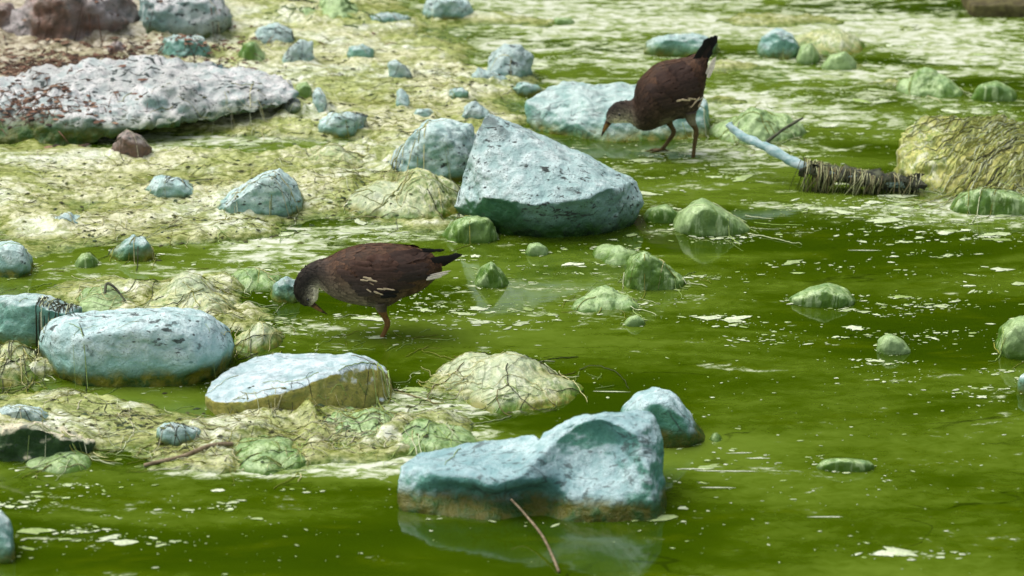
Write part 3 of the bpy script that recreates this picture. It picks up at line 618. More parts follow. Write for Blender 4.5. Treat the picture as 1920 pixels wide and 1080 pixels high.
# ------------------------------------------------------------------ height of whatever lies at (x, y)
_B = list(BVHS.values())
def H(x, y):
    z = SURF(x, y)
    for b, lo, hi in _B:
        if lo[0] <= x <= hi[0] and lo[1] <= y <= hi[1] and hi[2] > z:
            r = b.ray_cast(Vector((x, y, 2.0)), Vector((0, 0, -1)))
            if r[0] is not None and r[0].z > z: z = r[0].z
    return z
class Acc:
    def __init__(s): s.v = []; s.f = []; s.c = []
    def tube(s, pts, r0, r1, col, sides=3):
        n0 = len(s.v); n = len(pts)
        for i, p in enumerate(pts):
            d = (pts[min(i + 1, n - 1)] - pts[max(i - 1, 0)])
            if d.length < 1e-9: d = Vector((1, 0, 0))
            d.normalize()
            a = d.cross(Vector((0, 0, 1)))
            if a.length < 0.05: a = d.cross(Vector((0, 1, 0)))
            a.normalize(); b = a.cross(d)
            r = r0 + (r1 - r0) * i / (n - 1)
            for k in range(sides):
                q = 2 * math.pi * k / sides
                s.v.append(p + a * (math.cos(q) * r) + b * (math.sin(q) * r)); s.c.append(col)
        for i in range(n - 1):
            for k in range(sides):
                k2 = (k + 1) % sides
                s.f.append((n0 + i * sides + k, n0 + i * sides + k2, n0 + (i + 1) * sides + k2, n0 + (i + 1) * sides + k))
        s.f.append(tuple(n0 + k for k in range(sides))[::-1]); s.f.append(tuple(n0 + (n - 1) * sides + k for k in range(sides)))
    def poly(s, c, rx, ry, n, col, rnd, dome, yaw, rag=0.35):
        n0 = len(s.v); s.v.append(c + Vector((0, 0, dome))); s.c.append(col)
        ca, sa = math.cos(yaw), math.sin(yaw)
        for k in range(n):
            a = 2 * math.pi * k / n; r = 1 + rnd.uniform(-rag, rag)
            x, y = math.cos(a) * rx * r, math.sin(a) * ry * r
            s.v.append(c + Vector((x * ca - y * sa, x * sa + y * ca, 0))); s.c.append(col)
        for k in range(n): s.f.append((n0, n0 + 1 + k, n0 + 1 + (k + 1) % n))
    def build(s, name, mat, parent=None, smooth=True, origin=None):
        v = s.v if origin is None else [p - origin for p in s.v]
        me = mesh_from(name, v, s.f, smooth); set_colors(me, np.array(s.c))
        return obj(name, me, mat, parent)
rnd = random.Random(7)
def mixc(a, b, t): return tuple(a[i] + (b[i] - a[i]) * t for i in range(3))
def jit(c, r=0.25):
    k = 1 + rnd.uniform(-r, r); return tuple(x * k for x in c)
def strand(acc, x, y, ang, length, r, col, wig=0.5, lift=0.001, step=0.009, hf=H):
    pts = []; n = max(3, int(length / step)); a = ang
    cz = None
    for i in range(n + 1):
        z = hf(x, y) + lift + abs(rnd.gauss(0, 0.0012))
        pts.append(Vector((x, y, z)))
        a += rnd.gauss(0, wig) * 0.35
        x += math.cos(a) * step; y += math.sin(a) * step
    acc.tube(pts, r, r * 0.6, col)
def gpx(px, py):
    p = G(px, py)
    for _ in range(3): p = G(px, py, 0.5 * (p.z + H(p.x, p.y)))
    return p.x, p.y

# ------------------------------------------------------------------ branch and twigs
by = G(1600, 356).y
bp = [W(1366, 233, by + 0.13), W(1375, 243, by + 0.12), W(1410, 264, by + 0.09), W(1450, 283, by + 0.06), W(1510, 314, by + 0.02), W(1580, 330, by), W(1650, 340, by - 0.01), W(1725, 346, by - 0.02)]
def smooth_path(pts, n):
    out = []
    m = len(pts) - 1
    for i in range(n + 1):
        t = i / n * m; k = min(int(t), m - 1); f = t - k
        p0, p1, p2, p3 = pts[max(k - 1, 0)], pts[k], pts[k + 1], pts[min(k + 2, m)]
        out.append(0.5 * ((2 * p1) + (p2 - p0) * f + (2 * p0 - 5 * p1 + 4 * p2 - p3) * f * f + (3 * p1 - p0 - 3 * p2 + p3) * f * f * f))
    return out
def stick(name, label, cat, pts, r0, r1, mat, sides=10, knob=0.12, n=40):
    path = smooth_path(pts, n); a = Acc(); a.tube(path, r0, r1, (0.3, 0.3, 0.3), sides)
    org = pts[0].copy()
    co = np.array([tuple(p) for p in a.v])
    d = fbm(co * 55, 3, 77) * knob * r0 * 6
    cen = np.repeat(np.array([tuple(p) for p in path]), sides, axis=0)
    nn = co - cen; nn /= np.linalg.norm(nn, axis=1)[:, None] + 1e-9
    co = co + nn * d[:, None]
    a.v = [Vector(c) for c in co]
    o = a.build(name, mat, None, True, org); o.location = org
    if label: tag(o, label, cat)
    return o, path
br, bpath = stick('branch', 'pale blue branch rising from the water with dark weed along half', 'branch', bp, 0.0085, 0.012, M['stick'], knob=0.22)
wp = [p for p in bpath if p.x > bp[4].x - 0.01]
a = Acc(); a.tube(wp, 0.012, 0.018, (0.05, 0.05, 0.03), 12)
co = np.array([tuple(p) for p in a.v]); co += (np.stack([fbm(co * 60, 3, k) for k in (5, 6, 7)], 1)) * 0.055
a.v = [Vector(c) - bp[0] for c in co]
wc = a.build('weed_cover', M['darkwood'], br)
a = Acc()
for i in range(190):
    p = wp[int(rnd.choice([rnd.random(), rnd.gauss(0.15, 0.08), rnd.gauss(0.55, 0.1)]) * len(wp)) % len(wp)].copy(); p.x += rnd.uniform(-0.01, 0.01)
    q = [p + Vector((0, rnd.uniform(0, 0.015), 0.02))]
    sx_ = rnd.gauss(-0.012, 0.014); yy = -0.012 - rnd.random() * 0.022
    for k in range(1, 6):
        q.append(p + Vector((sx_ * k / 5, yy * min(1, k / 2), 0.022 - (p.z + 0.025) * (k / 5) ** 1.3)))
    a.tube(q, 0.0011, 0.0007, jit(rnd.choice([(0.03, 0.035, 0.012), (0.20, 0.17, 0.08), (0.46, 0.46, 0.26), (0.40, 0.42, 0.20), (0.05, 0.06, 0.02)])))
tag(a.build('weed_strands', M['strand'], br, True, bp[0]), kind='stuff')
yt = G(1450, 268).y
stick('stick', 'short dark stick poking up from the net-like weed heap', 'stick', [W(1436, 268, yt), W(1470, 242, yt), W(1506, 221, yt)], 0.0045, 0.003, M['darkwood'], 7, n=14)
yt = G(1048, 1074).y
stick('twig', 'thin curved brown twig leaning on the saddle-shaped rock', 'twig', [W(958, 936, Yf - 0.115), W(985, 965, Yf - 0.14), W(1020, 1010, (Yf + yt) / 2 - 0.06), W(1048, 1072, yt)], 0.0018, 0.0024, M['twig'], 7, n=24)
p = [G(270, 876), G(340, 866), G(395, 855), G(437, 846)]
stick('twig', 'straight pinkish brown twig lying along the lower waterline', 'twig', [Vector((q.x, q.y, H(q.x, q.y) + 0.004)) for q in p], 0.003, 0.0042, M['twig'], 7, n=20)
yt = G(200, 575).y
stick('twig', 'bent dark twig arching over a green mound', 'twig', [W(196, 560, yt), W(200, 532, yt + .02), W(216, 540, yt + .01), W(236, 566, yt - .01)], 0.003, 0.002, M['darkwood'], 6, n=20)

# ------------------------------------------------------------------ weed strands
PALE, CRM, OLV, DRK, LGN = (0.55, 0.60, 0.38), (0.52, 0.50, 0.24), (0.24, 0.25, 0.04), (0.035, 0.04, 0.018), (0.30, 0.42, 0.12)
def rock_obj(label):
    for o in bpy.data.objects:
        if o.get('label') == label: return o
def weed_on(label, n, ang, aj, length, cols, rr=(0.0007, 0.0013), wig=0.4, xr=(0, 1), yr=(0, 1), name='weed_strands'):
    b, lo, hi = BVHS[label]; a = Acc()
    hf = lambda x, y: H(x, y)
    for i in range(n):
        x = lo[0] + (hi[0] - lo[0]) * rnd.uniform(*xr); y = lo[1] + (hi[1] - lo[1]) * rnd.uniform(*yr)
        strand(a, x, y, rad(ang + rnd.gauss(0, aj)), length * rnd.uniform(0.5, 1.3), rnd.uniform(*rr), jit(rnd.choice(cols)), wig, 0.0012, 0.008, hf)
    o = rock_obj(label)
    tag(a.build(name, M['strand'], o, True, o.location.copy()), kind='stuff')
weed_on('large olive rock draped in long pale weed strands', 300, 228, 9, 0.20, [(0.46, 0.50, 0.18), PALE, (0.36, 0.40, 0.10), OLV, DRK], (0.0008, 0.0018), 0.14, (0.38, 1), (0.1, 0.9))
weed_on('square teal rock hung with black strands at the left shore', 28, 268, 8, 0.16, [DRK, DRK, DRK, PALE], (0.0009, 0.0017), 0.15, (0.62, 0.98), (0.25, 0.6))
weed_on('white rock tucked behind the large angular boulder', 8, 245, 14, 0.18, [DRK, CRM, OLV], (0.0008, 0.0016), 0.25, (0.0, 0.5), (0.2, 0.6))
weed_on('broad stringy cream weed mound behind the pill boulder', 23, 215, 25, 0.14, [CRM, PALE, OLV, DRK], wig=0.4)
weed_on('domed olive mound of hanging weed beside the pill boulder', 13, 268, 30, 0.10, [CRM, OLV, OLV, DRK], wig=0.3)
weed_on('cream scum mound wrapped in brown strands right of the flat white rock', 28, 200, 45, 0.14, [CRM, OLV, DRK, (0.16, 0.12, 0.04), PALE], wig=0.7)
weed_on('olive algae-draped hump at the left foot of the large angular boulder', 23, 240, 40, 0.10, [CRM, OLV, DRK, OLV], wig=0.7)
weed_on('flat white rock with an olive side and weed curtain at its end', 9, 275, 12, 0.11, [OLV, DRK, LGN], (0.0009, 0.0018), 0.2, (0.88, 1.0), (0.2, 0.7))
weed_on('pale rock streaked with weed strands beside the olive pool', 8, 270, 18, 0.10, [OLV, CRM, DRK], wig=0.3)
weed_on('net-like green weed heap behind the pale blue branch', 23, 250, 60, 0.12, [LGN, PALE, OLV, PALE], wig=0.9)
weed_on('green wedge rock in the water beside the large angular boulder', 10, 320, 14, 0.12, [LGN, PALE, LGN], wig=0.25)
weed_on('olive weed mound between the square teal rock and pill boulder', 64, 250, 25, 0.10, [CRM, OLV, DRK], wig=0.4)
weed_on('weed hump trailing below the flat white rock', 15, 240, 60, 0.10, [PALE, LGN, OLV], wig=0.8)
weed_on('green and white weed hump behind the saddle-shaped rock', 14, 240, 60, 0.10, [PALE, LGN, PALE], wig=0.8)
weed_on('dense green weed clump at the back of the shore', 27, 250, 70, 0.08, [(0.06, 0.12, 0.02), (0.10, 0.17, 0.03), DRK], (0.0015, 0.003), 0.9)
for lb in ('green algae-coated stone in front of the weed-draped olive rock', 'whitish green scum hump in the far shallows', 'green mound beneath a bent twig behind the pill boulder',
           'green weed-covered hump at the water edge of the lower bank', 'small dark green weed hump behind the stooping bird', 'green algae-streaked rock at the right water edge', 'upright white-green stone in mid water', 'white scum heap left of the upright white-green stone', 'domed green algae hump at the lower waterline', 'olive scum fold left of the white rock'):
    weed_on(lb, 8, 265, 45, 0.07, [LGN, PALE, OLV, CRM], (0.0007, 0.0013), 0.6)

def scatter(n, regions, fn):
    tot = sum(r[4] for r in regions); k = 0
    for r in regions:
        for _ in range(int(n * r[4] / tot)):
            px, py = rnd.gauss(r[0], r[2] * 0.55), rnd.gauss(r[1], r[3] * 0.55)
            if py < -60 or py > 1140: continue
            fn(*gpx(px, py)); k += 1
    return k
acc = Acc()
def f(x, y):
    z = SURF(x, y)
    wet = z < 0.006
    if wet and rnd.random() < 0.7: return
    c = jit(rnd.choice([LGN, PALE, OLV, LGN] if wet else [CRM, PALE, OLV, CRM, (0.6, 0.58, 0.40), DRK]))
    strand(acc, x, y, rnd.gauss(math.pi, 0.7), rnd.uniform(0.02, 0.10), rnd.uniform(0.0005, 0.0012), c, 0.8, 0.0008, 0.009)
SH = [(150, 340, 400, 60, 2), (480, 360, 300, 70, 2), (650, 220, 260, 90, 2), (700, 330, 200, 80, 2.0), (840, 160, 160, 60, 1.2), (250, 560, 330, 60, 1.6), (460, 590, 90, 80, 1.0), (100, 740, 200, 60, 1.2),
      (250, 800, 260, 60, 1.8), (620, 800, 300, 60, 3.2), (900, 730, 180, 50, 1.2), (300, 860, 340, 25, 1.5), (1440, 230, 140, 40, .8), (1830, 380, 160, 40, .8), (1200, 530, 150, 50, .7), (1560, 110, 160, 30, .6), (720, 640, 120, 20, .6), (250, 430, 300, 40, 1.2), (700, 90, 300, 60, 1.5)]
scatter(2600, SH, f)
tag(acc.build('algae_strands', M['strand']), 'matted pale and olive algae strands strewn over the scummy shore', 'algae', kind='stuff')

# brown plant litter on the bank and on the long boulder
acc = Acc()
def f(x, y):
    z = H(x, y)
    c = jit(rnd.choice([(0.10, 0.055, 0.035), (0.16, 0.085, 0.055), (0.05, 0.035, 0.025), (0.22, 0.14, 0.09)]), 0.3)
    if rnd.random() < 0.6:
        an = rnd.uniform(0, 6.28); L = rnd.uniform(0.008, 0.035)
        d = Vector((math.cos(an) * L, math.sin(an) * L, 0)); p0 = Vector((x, y, z + 0.0015))
        z2 = H(x + d.x, y + d.y) + 0.003
        acc.tube([p0, p0 + d * 0.5 + Vector((0, 0, (z2 - z) * 0.5 + 0.001)), Vector((x + d.x, y + d.y, z2))], rnd.uniform(0.0008, 0.0018), 0.0006, c)
    else:
        r = rnd.uniform(0.003, 0.008); acc.poly(Vector((x, y, z + 0.001)), r * 1.8, r, 6, c, rnd, 0.003, rnd.uniform(0, 3))
scatter(2600, [(60, 150, 160, 40, 3), (140, 130, 160, 25, 3), (60, 200, 120, 40, 1.2), (300, 122, 150, 14, 0.8), (200, 85, 260, 30, 1), (320, 90, 300, 40, .6)], f)
tag(acc.build('plant_litter', M['litter']), 'brown dead plant litter strewn over the upper bank and long boulder', 'litter', kind='stuff')
acc = Acc()
def f(x, y):
    z = H(x, y); r = rnd.uniform(0.0012, 0.0045)
    acc.poly(Vector((x, y, z + 0.0006)), r * rnd.uniform(1, 2.5), r, 5, jit(rnd.choice([(0.04, 0.045, 0.015), (0.07, 0.08, 0.02), (0.03, 0.05, 0.02)]), 0.3), rnd, r * 0.8, rnd.uniform(-0.6, 0.6))
scatter(900, [(150, 340, 400, 60, 2), (480, 380, 300, 70, 2), (650, 200, 260, 90, 2), (250, 430, 330, 40, 1.5), (650, 790, 300, 50, 1), (250, 790, 260, 50, 1), (500, 150, 260, 60, 1.5), (850, 150, 120, 50, .8)], f)
tag(acc.build('dark_debris', M['litter']), 'tiny dark bits of debris speckling the scum flats', 'debris', kind='stuff')

# ------------------------------------------------------------------ scum floating on the water
acc = Acc()
FW, FG = (0.60, 0.66, 0.48), (0.26, 0.36, 0.10)
def flake(x, y, smax=1.0, big=False):
    if gz(x, y) > 0.001: return
    u = rnd.random()
    r = (0.0007 + 0.0036 * u ** 3.5) * smax
    if big: r = rnd.uniform(0.008, 0.03) * smax
    acc.poly(Vector((x, y, 0.0006 + rnd.random() * 0.0008)), r * rnd.uniform(1.0, 3.2), r, 11 if big else 6, jit(mixc(FG, FW, rnd.random()), 0.15), rnd, 0.0003 + r * 0.22, rnd.gauss(0, 0.35), 0.5 if big else 0.35)
FL = [(1680, 400, 160, 22, 5), (1560, 385, 110, 16, 3), (1850, 430, 110, 30, 3), (1720, 440, 80, 20, 2), (1510, 500, 40, 14, 1), (1700, 490, 80, 18, 1.2), (1840, 520, 70, 30, 1.2), (1660, 575, 60, 12, 1.2), (1760, 570, 70, 10, 1.6),
      (1770, 625, 50, 12, 1.3), (1620, 640, 60, 16, 1), (1390, 600, 80, 10, 1), (1340, 535, 60, 20, 1), (1450, 630, 50, 15, .7), (860, 600, 110, 30, 3), (800, 560, 70, 30, 1.6), (960, 490, 120, 20, 1.6), (1060, 540, 120, 30, 1.5), (1010, 590, 90, 12, 1.5), (640, 600, 90, 20, 1.0),
      (560, 620, 50, 14, .8), (720, 640, 60, 12, 1), (780, 735, 60, 20, 1.5), (830, 780, 60, 24, 1.5), (1840, 745, 80, 14, 1.4), (1900, 700, 40, 30, .8), (1680, 700, 120, 25, .8), (160, 1010, 110, 22, 2.2), (60, 955, 60, 30, 1.2), (220, 950, 200, 40, 1.5), (1690, 1040, 90, 12, .9), (1300, 960, 60, 40, .7),
      (1330, 880, 60, 20, .5), (1560, 880, 90, 14, .5), (400, 920, 300, 30, 1.2), (1420, 300, 120, 30, 2.5), (1480, 190, 120, 25, 3), (1560, 230, 80, 20, 2), (1650, 180, 110, 20, 2), (1820, 210, 100, 20, 1.5), (1780, 100, 150, 25, 2), (1580, 60, 200, 25, 2), (1150, 100, 130, 25, 2), (1050, 90, 90, 30, 1.5),
      (1280, 320, 120, 22, 1.8), (1180, 340, 60, 20, .7), (1280, 440, 70, 10, .8), (1370, 450, 60, 10, .8), (620, 440, 140, 20, 2), (760, 440, 100, 16, 2), (450, 500, 120, 16, 1.2), (1400, 280, 60, 14, 1), (850, 490, 60, 20, .8), (400, 270, 130, 10, 1)]
tot = sum(r[4] for r in FL)
for r in FL:
    for q in range(max(1, int(85 * r[4] / tot * 5))):
        x, y = gpx(rnd.gauss(r[0], r[2] * 0.6), rnd.gauss(r[1], r[3] * 0.6))
        ln = rnd.uniform(0.01, 0.075); th = ln * rnd.uniform(0.08, 0.3); an = rnd.gauss(0, 0.22)
        for _ in range(int(4 + rnd.random() ** 2 * 30)):
            dx, dy = rnd.gauss(0, ln), rnd.gauss(0, th)
            flake(x + dx * math.cos(an) - dy * math.sin(an), y + dx * math.sin(an) + dy * math.cos(an), 0.9)
        if rnd.random() < 0.35: flake(x, y, 0.4, True)
scatter(700, [(1500, 700, 520, 260, 3), (900, 560, 420, 220, 1), (1500, 930, 480, 160, 2), (400, 1000, 420, 100, 1.5)], lambda x, y: flake(x, y, 0.6))
for px_, py_, L_ in ((1365, 884, 0.050), (1300, 880, 0.032), (1390, 850, 0.022), (1345, 915, 0.03), (1550, 970, 0.03), (1620, 470, 0.03), (1420, 860, 0.02), (1010, 745, 0.03), (1150, 735, 0.03), (410, 920, 0.012)):
    x, y = gpx(px_, py_); acc.poly(Vector((x, y, 0.001)), L_, 0.0016 if L_ > 0.015 else 0.006, 14, FW, rnd, 0.0008, rnd.gauss(0, 0.03), 0.3)
# froth collected against stones
for key, (b, lo, hi) in BVHS.items():
    wd = hi[0] - lo[0]
    if wd < 0.03: continue
    cx, cy = (lo[0] + hi[0]) / 2, (lo[1] + hi[1]) / 2
    for i in range(int(15 + wd * 60)):
        an = rnd.uniform(0, 6.28); k = 1.0 + abs(rnd.gauss(0, 0.14))
        flake(cx + math.cos(an) * wd / 2 * k, cy + math.sin(an) * (hi[1] - lo[1]) / 2 * k, 0.9)
tag(acc.build('floating_scum', M['flake'], None, False), 'pale scum flakes floating in drifts on the green water', 'scum', kind='stuff')

# ------------------------------------------------------------------ the two young moorhens
def catmull(arr, t):
    m = len(arr) - 1; k = np.clip(np.floor(t * m).astype(int), 0, m - 1); f = (t * m - k)[:, None]
    p0, p1, p2, p3 = arr[np.clip(k - 1, 0, m)], arr[k], arr[k + 1], arr[np.clip(k + 2, 0, m)]
    return 0.5 * (2 * p1 + (p2 - p0) * f + (2 * p0 - 5 * p1 + 4 * p2 - p3) * f ** 2 + (3 * p1 - p0 - 3 * p2 + p3) * f ** 3)
def make_bird(B):
    ox, oy, sc, Y0 = B['ox'], B['oy'], B['s'], B['Y0']
    B['rings'] = [(( (a[0]+b[0])/2 + (a[0]-b[0])/2*.955, (a[1]+b[1])/2 + (a[1]-b[1])/2*.955), ((a[0]+b[0])/2 - (a[0]-b[0])/2*.955, (a[1]+b[1])/2 - (a[1]-b[1])/2*.955), w_ * (0.72 if w_ < .027 else 0.9)) for a, b, w_ in B['rings']]
    rg = np.array([(a[0], a[1], b[0], b[1], w_ * 1000) for a, b, w_ in B['rings']], float)
    NR, NS = 110, 40
    D = catmull(rg, np.linspace(0, 1, NR)); D[:, 4] = np.clip(D[:, 4], 3, None) / 1000
    base = G(B['foot'][0], B['foot'][1]); base = Vector((base.x, Y0, 0.0))
    def uvw(u, v, lat):
        p = W(ox + u / sc, oy + v / sc, Y0); return Vector((p.x, Y0 + lat, p.z)) - base
    def mm(u, v): p = uvw(u, v, 0); return p
    o00 = uvw(0, 0, 0); ex = (uvw(1000, 0, 0) - o00) / 1000; ey = (uvw(0, 1000, 0) - o00) / 1000   # local plane axes
    MPU = ex.length
    ang = np.linspace(0, 2 * math.pi, NS, endpoint=False)
    cu = (D[:, 0] + D[:, 2]) / 2; cv = (D[:, 1] + D[:, 3]) / 2; hu = (D[:, 0] - D[:, 2]) / 2; hv = (D[:, 1] - D[:, 3]) / 2
    ca = np.cos(ang); sa = np.sin(ang)
    ss = np.sign(sa) * np.abs(sa) ** 0.9
    U = cu[:, None] + hu[:, None] * ca[None]; V = cv[:, None] + hv[:, None] * ca[None]
    narrow = 1 - 0.25 * np.clip(ca, 0, 1)[None] ** 2
    LAT = D[:, 4][:, None] * ss[None] * narrow
    ox3 = np.array(o00); exa, eya = np.array(ex), np.array(ey)
    S = ox3 + U[..., None] * exa + V[..., None] * eya
    S[..., 1] = LAT
    def color(u, v, lat):
        wt = np.full(u.shape, 0.02); c = np.zeros(u.shape + (3,)) + 0.02 * np.array(B['cols'][0][3])
        for bu, bv, br_, bc in B['cols']:
            g_ = np.exp(-((u - bu) ** 2 + (v - bv) ** 2) / (br_ ** 2)); wt += g_; c += g_[..., None] * np.array(bc)
        return c / wt[..., None]
    # body: one continuous skin with the legs
    verts = [Vector(p) for p in S.reshape(-1, 3)]; faces = []
    for i in range(NR - 1):
        for k in range(NS):
            k2 = (k + 1) % NS
            faces.append((i * NS + k, i * NS + k2, (i + 1) * NS + k2, (i + 1) * NS + k))
    faces.append(tuple(range(NS))[::-1]); faces.append(tuple((NR - 1) * NS + k for k in range(NS)))
    bm = bmesh.new()
    bv = [bm.verts.new(v) for v in verts]
    for f_ in faces: bm.faces.new([bv[i] for i in f_])
    def bmtube(path, radii, sides=10):
        a = Acc(); a.tube(path, 1, 1, (0, 0, 0), sides)
        n = len(path)
        for i in range(n):
            for k in range(sides):
                p_ = a.v[i * sides + k]; a.v[i * sides + k] = path[i] + (p_ - path[i]) * radii[i]
        vv = [bm.verts.new(p_) for p_ in a.v]
        for f_ in a.f: bm.faces.new([vv[i] for i in f_])
    legpts = []
    for lg in B['legs']:
        P3 = [uvw(u, v, lat) for u, v, lat, r in lg]; Rr = [r for *_, r in lg]
        path = smooth_path(P3, 24); rr = np.interp(np.linspace(0, 1, 25), np.linspace(0, 1, len(Rr)), Rr)
        bmtube(path, list(rr)); legpts += [(p_, r_) for p_, r_ in zip(path[5:], rr[5:])]
        ft = P3[-1]
        if len(lg) < 6: continue          # this leg is drawn up into the belly feathers
        for an, L in ((180, 0.050), (205, 0.042), (150, 0.042), (10, 0.022)):
            d = Vector((math.cos(rad(an)), math.sin(rad(an)), 0))
            pp = [ft + Vector((0, 0, -0.001)), ft + d * L * 0.4 + Vector((0, 0, -0.002)), ft + d * L + Vector((0, 0, -0.008))]
            pth = smooth_path(pp, 8); bmtube(pth, [0.0036 - 0.0022 * i / 8 for i in range(9)], 8); legpts += [(p_, 0.004) for p_ in pth]
    bmesh.ops.recalc_face_normals(bm, faces=bm.faces)
    me = bpy.data.meshes.new('tmp'); bm.to_mesh(me); bm.free()
    to = bpy.data.objects.new('tmp', me); COL.objects.link(to)
    md = to.modifiers.new('r', 'REMESH'); md.mode = 'VOXEL'; md.voxel_size = 0.0021
    ms = to.modifiers.new('s', 'SMOOTH'); ms.factor = 0.5; ms.iterations = 3
    m2 = bpy.data.meshes.new_from_object(to.evaluated_get(bpy.context.evaluated_depsgraph_get()))
    bpy.data.objects.remove(to); m2.name = 'body'; m2.materials.clear()
    n = len(m2.vertices); co = np.zeros(n * 3); m2.vertices.foreach_get('co', co); co = co.reshape(-1, 3)
    u_ = (co[:, 0] - o00.x) / ex.x; v_ = (co[:, 2] - o00.z) / ey.z
    cc = color(u_, v_, co[:, 1])
    LP = np.array([tuple(p_) for p_, _ in legpts]); LR = np.array([r_ for _, r_ in legpts])
    dm = np.full(n, 9.0)
    for q in range(len(LP)):
        dm = np.minimum(dm, np.linalg.norm(co - LP[q], axis=1) - LR[q] * 1.25)
    lm = (dm < 0.001) & (v_ > B['legv'])
    lc = np.array(B['legcol'])[None] * (0.75 + 0.8 * np.clip(fbm(co * 120, 2, 3) + 0.3, 0, 1))[:, None]
    cc[lm] = lc[lm]
    set_colors(m2, cc); m2.polygons.foreach_set('use_smooth', np.ones(len(m2.polygons), dtype=bool))
    root = empty('moorhen', base); tag(root, B['label'], 'bird', 'young moorhens feeding in the shallows')
    obj('body', m2, M['feather'], root)
    # plumage: small overlapping feathers
    acc = Acc(); r_ = random.Random(B['seed'])
    seg = np.linalg.norm(np.diff(S[:, 10], axis=0), axis=1)
    # outward normals
    du = np.gradient(S, axis=0); dv = np.roll(S, -1, axis=1) - np.roll(S, 1, axis=1)
    NN = np.cross(du, dv); NN /= np.linalg.norm(NN, axis=2)[..., None] + 1e-12
    cen = S.mean(axis=1)[:, None, :]
    flip = np.sign(((S - cen) * NN).sum(2)); NN *= flip[..., None]
    per = D[:, 4] + np.hypot(hu, hv) * MPU
    stepl = np.linalg.norm(np.diff(np.stack([cu, cv], 1), axis=0), axis=1); stepl = np.append(stepl, stepl[-1]) * MPU
    prob = per * np.clip(stepl, 0.0008, None) / (0.004 + per * 0.22) ** 1.2; prob[:3] = 0; prob /= prob.sum(); cum = np.cumsum(prob)
    for _ in range(B['nf']):
        i = int(np.searchsorted(cum, r_.random())); i = min(i, NR - 2); k = r_.randrange(NS)
        L = (0.004 + per[i] * 0.21) * r_.uniform(0.75, 1.25)
        # walk along the body for the tip
        j = i; acl = 0.0
        while j < NR - 1 and acl < L: acl += np.linalg.norm(S[j + 1, k] - S[j, k]); j += 1
        p0 = Vector(S[i, k]); p1 = Vector(S[j, k]); n0 = Vector(NN[i, k]); n1 = Vector(NN[j, k])
        d = p1 - p0
        if d.length < 1e-4: continue
        if j == NR - 1: p1 = p0 + d.normalized() * min(L, d.length)
        sd_ = d.cross(n0)
        if sd_.length < 1e-7: continue
        sd_.normalize(); p0 = p0 + sd_ * r_.gauss(0, 0.0015); p1 = p1 + sd_ * r_.gauss(0, 0.0025) + n1 * r_.uniform(0.0006, 0.0020)
        wd_ = L * r_.uniform(0.20, 0.30)
        mid = Vector(S[(i + j) // 2, k]) + Vector(NN[(i + j) // 2, k]) * 0.0010
        uu = np.array([(p1.x - o00.x) / ex.x]); vv = np.array([(p1.z - o00.z) / ey.z])
        c = color(uu, vv, None)[0] * (1 + r_.uniform(-0.36, 0.40))
        nb = len(acc.v)
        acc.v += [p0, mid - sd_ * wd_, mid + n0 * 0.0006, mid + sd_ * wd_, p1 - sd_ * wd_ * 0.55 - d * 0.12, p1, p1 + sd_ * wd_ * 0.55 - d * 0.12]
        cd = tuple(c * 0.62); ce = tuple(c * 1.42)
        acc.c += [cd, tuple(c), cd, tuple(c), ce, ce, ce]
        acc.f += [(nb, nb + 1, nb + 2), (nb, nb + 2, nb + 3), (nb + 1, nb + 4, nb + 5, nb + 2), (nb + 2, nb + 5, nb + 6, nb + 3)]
    tag(acc.build('plumage', M['feather'], root), kind='stuff')
    # large feathers laid on the side of the body
    near = LAT < 0; Uf, Vf, Lf = U[near], V[near], LAT[near]
    def side_lat(u, v):
        d2 = (Uf - u) ** 2 + (Vf - v) ** 2; q = np.argsort(d2)[:6]
        return float(np.min(Lf[q]))
    def feather(acc, u0, v0, u1, v1, wid, col, off, sgn=1, lat0=None, lat1=None, bend=0.0, tip=0.8):
        n_ = 6; nb = len(acc.v); du_, dv_ = u1 - u0, v1 - v0; L = math.hypot(du_, dv_); nx, ny = -dv_ / L, du_ / L
        for i in range(n_ + 1):
            t = i / n_; wv = wid * (0.55 + 0.45 * math.sin(math.pi * min(1, t * 1.25 + 0.1))) if t < tip else wid * math.sqrt(max(0.02, 1 - ((t - tip) / (1 - tip)) ** 2))
            for s_ in (-1, 0, 1):
                u = u0 + du_ * t + nx * (wv * s_ + bend * math.sin(math.pi * t)); v = v0 + dv_ * t + ny * (wv * s_ + bend * math.sin(math.pi * t))
                if lat0 is None: lat = side_lat(u, v) - off - (0.0008 if s_ == 0 else 0)
                else: lat = lat0 + (lat1 - lat0) * t - (0.0012 if s_ == 0 else 0)
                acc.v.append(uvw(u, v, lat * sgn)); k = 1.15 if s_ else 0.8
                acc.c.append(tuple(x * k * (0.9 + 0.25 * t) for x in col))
        for i in range(n_):
            for s_ in (0, 1):
                q = nb + i * 3 + s_; acc.f.append((q, q + 1, q + 4, q + 3))
    def jc(c, j=0.22): k = 1 + r_.uniform(-j, j); return tuple(x * k for x in c)
    for sgn in (1, -1):
        acc = Acc()
        for row, (A0, A1, cnt, L, wd_, cols_, ofs, dirv) in enumerate(B['wing']):
            for q in range(cnt):
                t = (q + 0.5) / cnt; u = A0[0] + (A1[0] - A0[0]) * t + r_.gauss(0, 6); v = A0[1] + (A1[1] - A0[1]) * t + r_.gauss(0, 6)
                feather(acc, u, v, u + dirv[0] * L * r_.uniform(0.85, 1.15), v + dirv[1] * L + r_.gauss(0, L * 0.05), wd_, jc(mixc(cols_[0], cols_[1], t)), ofs + 0.0006 * q / cnt, sgn)
        wing = acc.build('wing', M['feather'], root)
